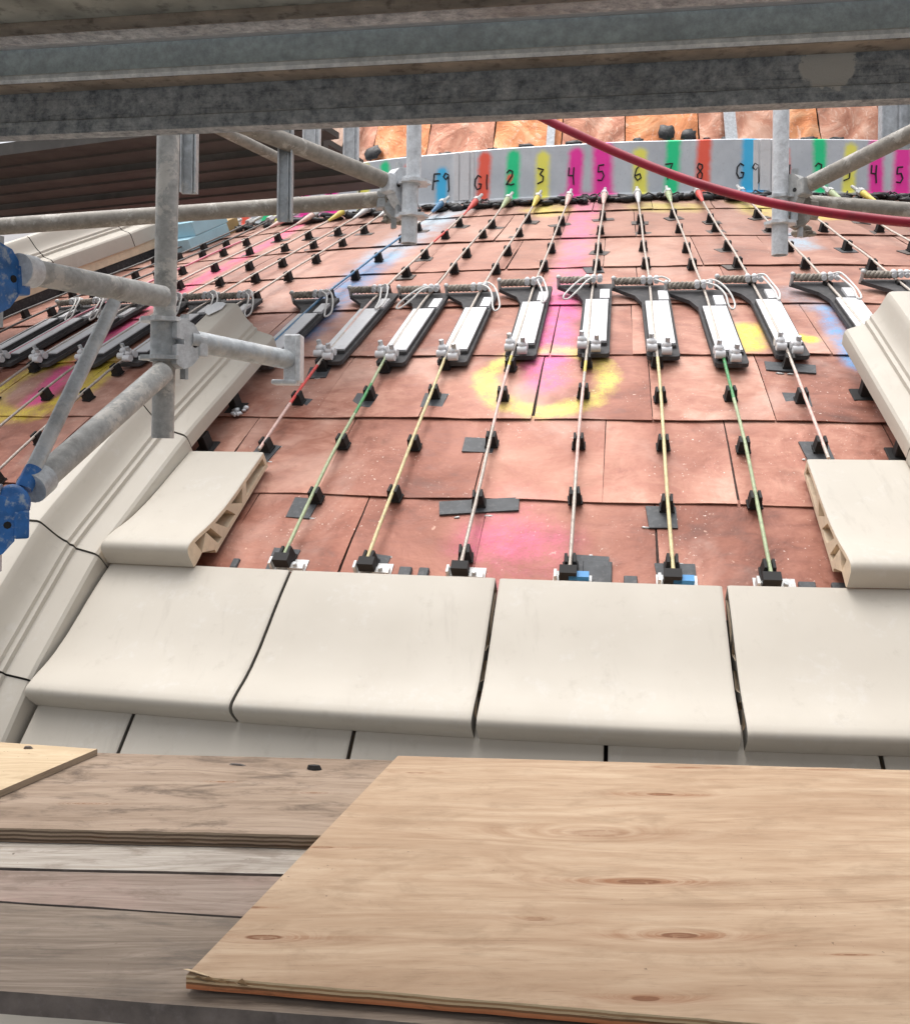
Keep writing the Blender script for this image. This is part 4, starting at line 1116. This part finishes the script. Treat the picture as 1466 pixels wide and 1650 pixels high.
# chips lying about
def chip(px, py, z, l, w_, h, mat, label, rz=0.0):
    p = atz(px, py, z); m = MB(); M = Matrix.Translation(p) @ Matrix.Rotation(rz, 4, 'Z')
    n = 8; v = []
    for lay, k_ in ((0, 1.0), (h, .7)):
        for q in range(n): v.append((l*cos(2*pi*q/n)*k_*random.uniform(.8, 1.15), w_*sin(2*pi*q/n)*k_*random.uniform(.8, 1.15), lay))
    m.add(v, [(q, (q+1) % n, n+(q+1) % n, n+q) for q in range(n)] + [tuple(range(n, 2*n))], 0, False, M)
    tag(m.build('chip', mat, None, p), label, 'debris', 'bits of debris on the boards')
chip(506, 1240, ZP+.041, .022, .009, .012, MAT['black'], 'black chip lying near the far edge of the weathered plywood', -.1)
chip(382, 1233, ZP+.041, .026, .005, .004, MAT['pad_brown'], 'thin curl of brown debris on the weathered plywood', -.2)
chip(45, 1206, ZP+.060, .014, .006, .006, MAT['pad_brown'], 'small dark chip on the pale offcut')
# a loose straw across the front edge of the planks
m = MB(); p0, p1 = atz(680, 1618, ZP+.004), atz(640, 1650, ZP-.02); m.tube([p0, (p0+p1)/2+Vector((0, 0, .004)), p1], .0012, 5)
tag(m.build('straw', W_pale), 'thin pale straw hanging over the front edge of the dark plank', 'straw')
# scaffold transoms that carry the planks
for k, x in enumerate((-1.35, 1.35)):
    m = MB(); m.tube([(x, 1.35, ZP-.072), (x, 2.62, ZP-.072)], .0242, 16, hollow=.86)
    tag(m.build('scaffold_transom', MAT['galv'], None, (x, 1.35, ZP-.072)), ('transom tube under the left end of the planks', 'transom tube under the right end of the planks')[k], 'scaffold tube', 'transoms under the planks')

# ================================================================== STEEL BEAMS OVERHEAD
def rough_beam():
    t = NT('dark_scaled_steel'); p = t.obj()
    n1 = t.noise(p, 40, 9, .78); n2 = t.noise(p, 5, 5, .6)
    c = t.ramp(n1, [(.34, (.12, .136, .15)), (.47, (.29, .315, .335)), (.58, (.46, .485, .50)), (.72, (.70, .71, .71))])
    c = t.mix(t.step(n2, .5, .68, 0, .5), c, (.22, .20, .18, 1))
    c = t.mix(t.step(t.noise(p, 60, 5, .6), .62, .68, 0, .7), c, (.42, .43, .43, 1))
    sx_ = t.noise(t.V('MULTIPLY', p, (1.2, 6., 40.)), 3.0, 6, .7)
    c = t.mix(t.step(sx_, .56, .66, 0, .45), c, (.50, .50, .49, 1))
    c = t.mix(t.step(sx_, .44, .34, 0, .4), c, (.07, .072, .075, 1))
    # a scraped pale patch
    d = t.V('DISTANCE', t.V('MULTIPLY', p, (1, .6, 1)), (.655, .6*1.70, .665)); w = t.M('MULTIPLY', t.noise(p, 45, 6, .7), .05)
    c = t.mix(t.step(t.M('ADD', d, w), .080, .086, 1, 0), c, (.62, .61, .57, 1))
    t.set(color=c, rough=.6, metal=.12, normal=t.bump(n1, .45, .004)); return t.mat
BS = rough_beam()
BB = galv_mat('blue_grey_galvanised', (.68, .80, .88), .1, .40, .4, (.50, .56, .60))
BW = simple('worn_brown_steel', (.40, .33, .265), .6, var=.3, scale=14, dirt=(.06, .05, .045), dirt_amt=.6)
BE = galv_mat('flange_highlight', (.80, .86, .90), .2, .32, .25, (.22, .2, .18))  # paler than the web: the flange edge's highlight is put into the colour
BG = simple('greenish_grey_board', (.38, .385, .345), .75, var=.3, scale=10, dirt=(.06, .06, .055), dirt_amt=.6, bump=.3)
def beam_dir():
    z = .60
    a, b = atz(0, 219, z), atz(1466, 157, z)
    return a, (b-a).normalized(), z
bA, bD, bZ = beam_dir()
bN = Vector((bD.y, -bD.x, 0)).normalized()             # towards the viewer
if bN.y > 0: bN = -bN
def beam(name, secs, mats, label, group, ext=(-1.6, 3.4), o_=None):
    """secs: list of (closed polygon in (towards viewer, up), material index)"""
    m = MB(); NB = 24
    for poly, mi in secs:
        n = len(poly); vv = []
        for i in range(NB+1):
            p0 = bA + bD*(ext[0] + (ext[1]-ext[0])*i/NB)
            for d, h in poly: vv.append(p0 + bN*d + Vector((0, 0, h)))
        m.add(vv, [(i*n+q, i*n+(q+1) % n, (i+1)*n+(q+1) % n, (i+1)*n+q) for i in range(NB) for q in range(n)], mi)
        m.add(vv, [tuple(range(n)), tuple(NB*n + q for q in range(n-1, -1, -1))], mi)
    o = m.build(name, mats); fix_normals(o)
    return tag(o, label, 'beam', group)
# lower: a lipped channel
beam('steel_beam', [([(0, 0), (0, .026), (-.007, .030), (-.009, .088), (-.034, .088), (-.034, 0)], 0)], [BS], 'lower overhead steel channel, dark and scaled, with a pale scraped patch', 'steel beams overhead')
# upper: web, with its bottom flange standing proud
o = beam('steel_beam', [([(-.012, .0885), (.040, .0885), (.046, .094), (.046, .101), (.040, .106), (-.012, .106)], 1), ([(-.0125, .1062), (-.004, .1062), (-.004, .178), (-.010, .181), (-.0125, .178)], 0)], [BB, BE],
         'upper overhead galvanised beam, blue grey with a highlight painted on its lower flange', 'steel beams overhead')
# the worn underside strip of the flange and the thin arris, its highlight painted white, are parts of the upper beam
def strip(name, poly, mat, parent):
    m = MB(); n = len(poly); vv = []
    for e in (-1.6, 3.4):
        p0 = bA + bD*e
        for d, h in poly: vv.append(p0 + bN*d + Vector((0, 0, h)))
    m.add(vv, [(q, (q+1) % n, n+(q+1) % n, n+q) for q in range(n)] + [tuple(range(n)), tuple(range(2*n-1, n-1, -1))])
    q = m.build(name, mat, parent); fix_normals(q); return q
strip('flange_underside', [(-.006, .0862), (.040, .0862), (.040, .0883), (-.006, .0883)], BW, o)
strip('arris_highlight', [(-.0035, .1745), (.002, .1745), (.002, .1795), (-.0035, .1795)], MAT['white'], o)
# deck board and toe board above
DG = 'deck boards above the beams'
def slab(d0, d1, h0, h1): return [([(d0, h0), (d1, h0), (d1, h1), (d0, h1)], 0)]
beam('deck_board', slab(-.06, .018, .206, .246), [BS], 'dark deck board lying directly on the overhead beams', DG)
beam('deck_batten', slab(.021, .056, .192, .246), [BW], 'brown batten between the deck boards overhead', DG)
beam('deck_board', slab(.059, .30, .200, .242), [BG], 'greenish grey deck board at the top picture edge', DG)
for k in range(3):
    beam('deck_board', slab(.306+k*.246, .306+k*.246+.238, .200 + .003*(k % 2), .242), [BG if k % 2 else BW], 'deck board overhead behind the top picture edge, %s towards the viewer' % ORD[k], DG)

# ================================================================== SCAFFOLD
TR = .02415
def tube_thing(name, a, b, mat, label, group, rad=TR, parts=(), hollow=.86, sub=8):
    o = thing(name, a, label, 'scaffold tube', group)
    m = MB(); m.tube([a + (b-a)*i/sub for i in range(sub+1)], rad, 20, 0, True, None, True, hollow); m.build('tube', mat, o)
    return o
def rosette(parent, p, mat, rad=.062):
    poly = []
    for q in range(32):
        th = 2*pi*q/32; poly.append(((rad + .005*cos(8*th))*cos(th), (rad + .005*cos(8*th))*sin(th)))
    m = MB(); m.prism(poly, -.0045, .0045, 0, Matrix.Translation(p)); o = m.build('rosette', mat, parent); bevel(o, .0015, 1)
def head(parent, p, dirv, mat, name='ledger_head', sc=1.0):
    """wedge head: a tall casting with a slot and lug, its mouth towards -dirv"""
    d = dirv.normalized(); z = Vector((0, 0, 1)); s = d.cross(z).normalized()
    M = Matrix((d, s, z)).transposed().to_4x4(); M.translation = p
    m = MB()
    pro = [(-.012, -.062), (.012, -.074), (.040, -.060), (.062, -.034), (.066, .034), (.044, .060), (.010, .070), (-.012, .056), (-.012, .012), (.012, .010), (.012, -.004), (-.012, -.006)]
    Rm = M @ Matrix(((1, 0, 0, 0), (0, 0, -1, 0), (0, 1, 0, 0), (0, 0, 0, 1)))
    m.prism([(x*sc, y*sc) for x, y in pro], -.021*sc, .021*sc, 0, Rm)
    m.box((.060*sc, -.027*sc, -.030*sc), (.090*sc, .027*sc, .030*sc), 0, M)
    o = m.build(name, mat, parent); bevel(o, .004, 2)
    m = MB(); m.prism([(.020*sc, -.010*sc), (.040*sc, -.010*sc), (.034*sc, .010*sc), (.024*sc, .010*sc)], -.10*sc, .085*sc, 0, M)
    m.build('wedge', MAT['galv'], parent)
    m = MB(); m.tube([M @ Vector((.048*sc, -.0225*sc, .0)), M @ Vector((.048*sc, .0225*sc, .0))], .008*sc, 8); m.build('rivet', MAT['black'], parent)
SG = 'galvanised scaffold tubes'
# front post
p0, p1 = at(262, 706, 2.06), at(273, 120, 2.06)
post1 = tube_thing('scaffold_post', p0, Vector((p1.x, p1.y, .79)), MAT['galv_mortar'], 'streaked grey scaffold post at left, hanging in front of the left rib', SG)
r1c, r2c = at(264, 516, 2.06), at(263, 577, 2.06)
rosette(post1, r1c, MAT['galv_white'], .050); rosette(post1, r2c, MAT['galv'], .050)
# thin galvanised socket at the post's waist
m = MB(); m.tube([r1c + (r2c-r1c)*(-.06), r1c + (r2c-r1c)*1.1], TR+.004, 20); m.build('sleeve', MAT['galv'], post1)
# ledger from the post towards the blue head at the left
a, b = at(262, 478, 2.02), at(40, 436, 1.66)
o = tube_thing('scaffold_ledger', a, b, MAT['galv_mortar'], 'mortar splashed ledger from the front post to the upper blue head', SG)
m = MB(); m.tube([at(30, 434, 1.645), at(52, 438, 1.68)], TR+.005, 20); m.build('collar', MAT['galv_white'], o)
head(o, at(-22, 445, 1.60), at(40, 436, 1.66)-at(-6, 428, 1.60), MAT['blue_paint'], sc=.86)
# lower ledger from the post down to the lower blue head
a, b = at(262, 600, 2.02), at(52, 785, 1.62)
o = tube_thing('scaffold_ledger', a, b, MAT['galv_mortar'], 'sloping grey tube from the front post down to the lower blue head', SG)
m = MB(); m.tube([at(70, 770, 1.65), at(50, 787, 1.615)], TR+.004, 20); m.build('collar', MAT['galv'], o)
m = MB(); m.ball(at(20, 812, 1.585), .030, .024, .034, 0, None, 14, 10); m.build('swivel_boss', MAT['blue_paint'], o)
dd = Vector((1, .55, 0))
head(o, at(-30, 846, 1.56), dd, MAT['blue_paint'], sc=.80)
# thin brace between them
a, b = at(184, 488, 1.83), at(38, 788, 1.60)
o = tube_thing('scaffold_brace', a, b, MAT['galv'], 'thin diagonal brace between the two blue heads', SG, .0135)
m = MB(); m.tube([b + (a-b)*.0, b + (a-b)*.10], .0145, 16); m.build('painted_end', MAT['blue_paint'], o)
# short ledger to the right of the post
a, b = at(290, 545, 2.06), at(466, 580, 2.30)
o = tube_thing('scaffold_ledger', a + (b-a)*.06, b, MAT['galv'], 'short ledger right of the front post ending in an open wedge head', SG)
head(o, at(284, 552, 2.05), b-a, MAT['galv_white'], sc=.78)
M = Matrix.Translation(at(470, 580, 2.31))
m = MB(); m.box((-.016, -.024, -.055), (.022, .024, .062), 0, M); m.box((.012, -.030, -.055), (.026, .030, .062), 0, M); m.box((-.045, -.03, -.062), (.018, .03, -.050), 0, M); bevel(m.build('end_bracket', MAT['galv_white'], o), .004, 2)
# second post, pale, behind the beams
p0, p1 = at(659, 392, 2.78), at(664, 130, 2.78)
o = tube_thing('scaffold_post', at(666, 300, 2.78), Vector((at(666, 300, 2.78).x, 2.78, .98)), MAT['galv_white'], 'white coated scaffold post left of the zinc band\'s F9 mark', SG, .0225)
m = MB(); m.tube([p0, at(661, 285, 2.78)], .0242, 20, 0, True, None, True, .86); m.build('spigot_sleeve', MAT['galv_white'], o)
rosette(o, at(668, 294, 2.78), MAT['galv_white'], .046); rosette(o, at(664, 348, 2.78), MAT['galv_white'], .046)
post2 = o
# third post at the right
p0, p1 = at(1256, 411, 2.85), at(1259, 130, 2.85)
o = tube_thing('scaffold_post', p0, Vector((p1.x, 2.85, 1.02)), MAT['galv_white'], 'pale scaffold post at right, in front of the right rib\'s band joint', SG, .0242)
rosette(o, at(1257, 360, 2.85), MAT['galv_white'], .046); rosette(o, at(1258, 318, 2.85), MAT['galv'], .040)
# tubes meeting the second post
a, b = at(640, 298, 2.82), at(330, 176, 2.35)
o = tube_thing('scaffold_ledger', a, b, MAT['galv_brown'], 'thick brown grey tube sloping up left from the second post', SG)
head(o, at(652, 306, 2.83), b-a, MAT['galv_white'], sc=.9)
a, b = at(622, 320, 2.86), at(-90, 371, 2.62)
o = tube_thing('scaffold_ledger', a, b, MAT['galv_brown'], 'long level brown grey tube running left from the second post', SG)
head(o, at(648, 320, 2.87), b-a, MAT['galv'], sc=.9)
a, b = at(456, 258, 3.35), at(318, 190, 3.05)
tube_thing('scaffold_brace', a, b, MAT['galv_brown'], 'thin tube sloping up behind the hanging channels', SG, .0195)
# tubes meeting the third post
a, b = at(1284, 306, 2.85), at(1540, 178, 2.45)
o = tube_thing('scaffold_ledger', a, b, MAT['galv_brown'], 'tube sloping up right from the third post', SG)
head(o, at(1268, 316, 2.86), b-a, MAT['galv_mortar'], sc=.85)
a, b = at(1296, 326, 2.88), at(1560, 346, 2.75)
o = tube_thing('scaffold_ledger', a, b, MAT['galv_brown'], 'level mortar splashed tube running right from the third post', SG)
head(o, at(1276, 336, 2.88), b-a, MAT['galv_brown'], sc=.85)
# clamped mortar lumps under the joints
for px, py, Y, lb in ((632, 352, 2.90, 'dark mortar lump under the second post\'s joint'), (1297, 372, 2.92, 'dark mortar lump under the third post\'s joint')):
    m = MB()
    for q in range(7): m.ball(at(px + random.uniform(-14, 16), py + random.uniform(-4, 5), Y), random.uniform(.012, .026), random.uniform(.012, .024), random.uniform(.008, .014), 0, None, 7, 5, .25)
    tag(m.build('mortar_lump', MAT['rope'], None, at(px, py, Y)), lb, 'mortar')
# hanging channels (toe-board clips)
def channel(x, y0, y1, Y, w, label, mat):
    a, b = at(x, y1, Y), at(x, y0, Y); m = MB(); h = b.z - a.z; M = Matrix.Translation(a)
    m.box((-w/2, 0, 0), (w/2, .004, h), 0, M); m.box((-w/2, -.022, 0), (-w/2+.004, -.0002, h), 0, M); m.box((w/2-.004, -.022, 0), (w/2, -.0002, h), 0, M)
    m.box((w*.12, -.008, .004), (w*.2, -.0002, h), 0, M)
    tag(m.build('hanging_channel', mat, None, a), label, 'channel', 'hanging steel channels')
channel(306, 120, 312, 2.45, .042, 'short galvanised channel hanging just right of the front post', MAT['galv'])
channel(460, 120, 357, 2.55, .040, 'long galvanised channel hanging between the front and second posts', MAT['galv'])
channel(503, 120, 236, 2.7, .050, 'white channel stub hanging at the top, nearest the long channel', MAT['galv_white'])
channel(566, 150, 265, 2.8, .046, 'white channel stub hanging on the thick sloping tube', MAT['galv_white'])
channel(1440, 120, 240, 2.7, .09, 'pale channel stub on the right sloping tube', MAT['plate_zinc'])
# dark steel deck planks at upper left, seen from below
DK = 'dark steel deck planks at upper left'
zD = 1.52
A0, A1 = atz(0, 249, zD), atz(262, 214, zD)
dv = (A1-A0); dv.z = 0; dv.normalize(); nv = Vector((-dv.y, dv.x, 0))
if nv.y < 0: nv = -nv
for k in range(3):
    m = MB(); w_ = .46; base = A0 + nv*(k*(w_+.012)) - dv*2.2
    L = 4.05 - .10*k
    prof_ = [(0, -.005), (.05, -.005), (.055, .03), (.25, .03), (.255, .020), (.30, .020), (.305, .03), (w_-.006, .03), (w_, .03), (w_, .062), (0, .062)]
    n = len(prof_); vv = []
    for e in range(9):
        for d, h in prof_: vv.append(base + dv*(L*e/8) + nv*d + Vector((0, 0, h)))
    m.add(vv, [(e*n+q, e*n+(q+1) % n, (e+1)*n+(q+1) % n, (e+1)*n+q) for e in range(8) for q in range(n)] + [tuple(range(n)), tuple(8*n+q for q in range(n-1, -1, -1))])
    q = m.build('steel_deck_plank', MAT['deck_metal'], None, base); fix_normals(q)
    tag(q, 'dark ribbed steel deck plank at upper left, ' + ['nearest the viewer', 'between the other two', 'farthest from the viewer'][k], 'deck plank', DK)

# ================================================================== RED HOSE
pts = [(760, 120, 2.35), (820, 158, 2.32), (870, 187, 2.30), (930, 216, 2.27), (1000, 248, 2.24), (1100, 287, 2.18), (1200, 317, 2.12), (1300, 337, 2.06), (1400, 351, 2.0), (1466, 358, 1.96), (1560, 364, 1.9)]
P = [at(*p_) for p_ in pts]; out = []
for i in range(len(P)-1):
    q0, q1, q2, q3 = P[max(i-1, 0)], P[i], P[i+1], P[min(i+2, len(P)-1)]
    for e in range(6):
        t = e/6; out.append(.5*((2*q1) + (q2-q0)*t + (2*q0-5*q1+4*q2-q3)*t*t + (3*q1-q0-3*q2+q3)*t**3))
m = MB(); m.tube(out + [P[-1]], .0105, 14)
tag(m.build('red_hose', MAT['red_hose'], None, P[2]), 'red hose sagging across the upper right', 'hose')
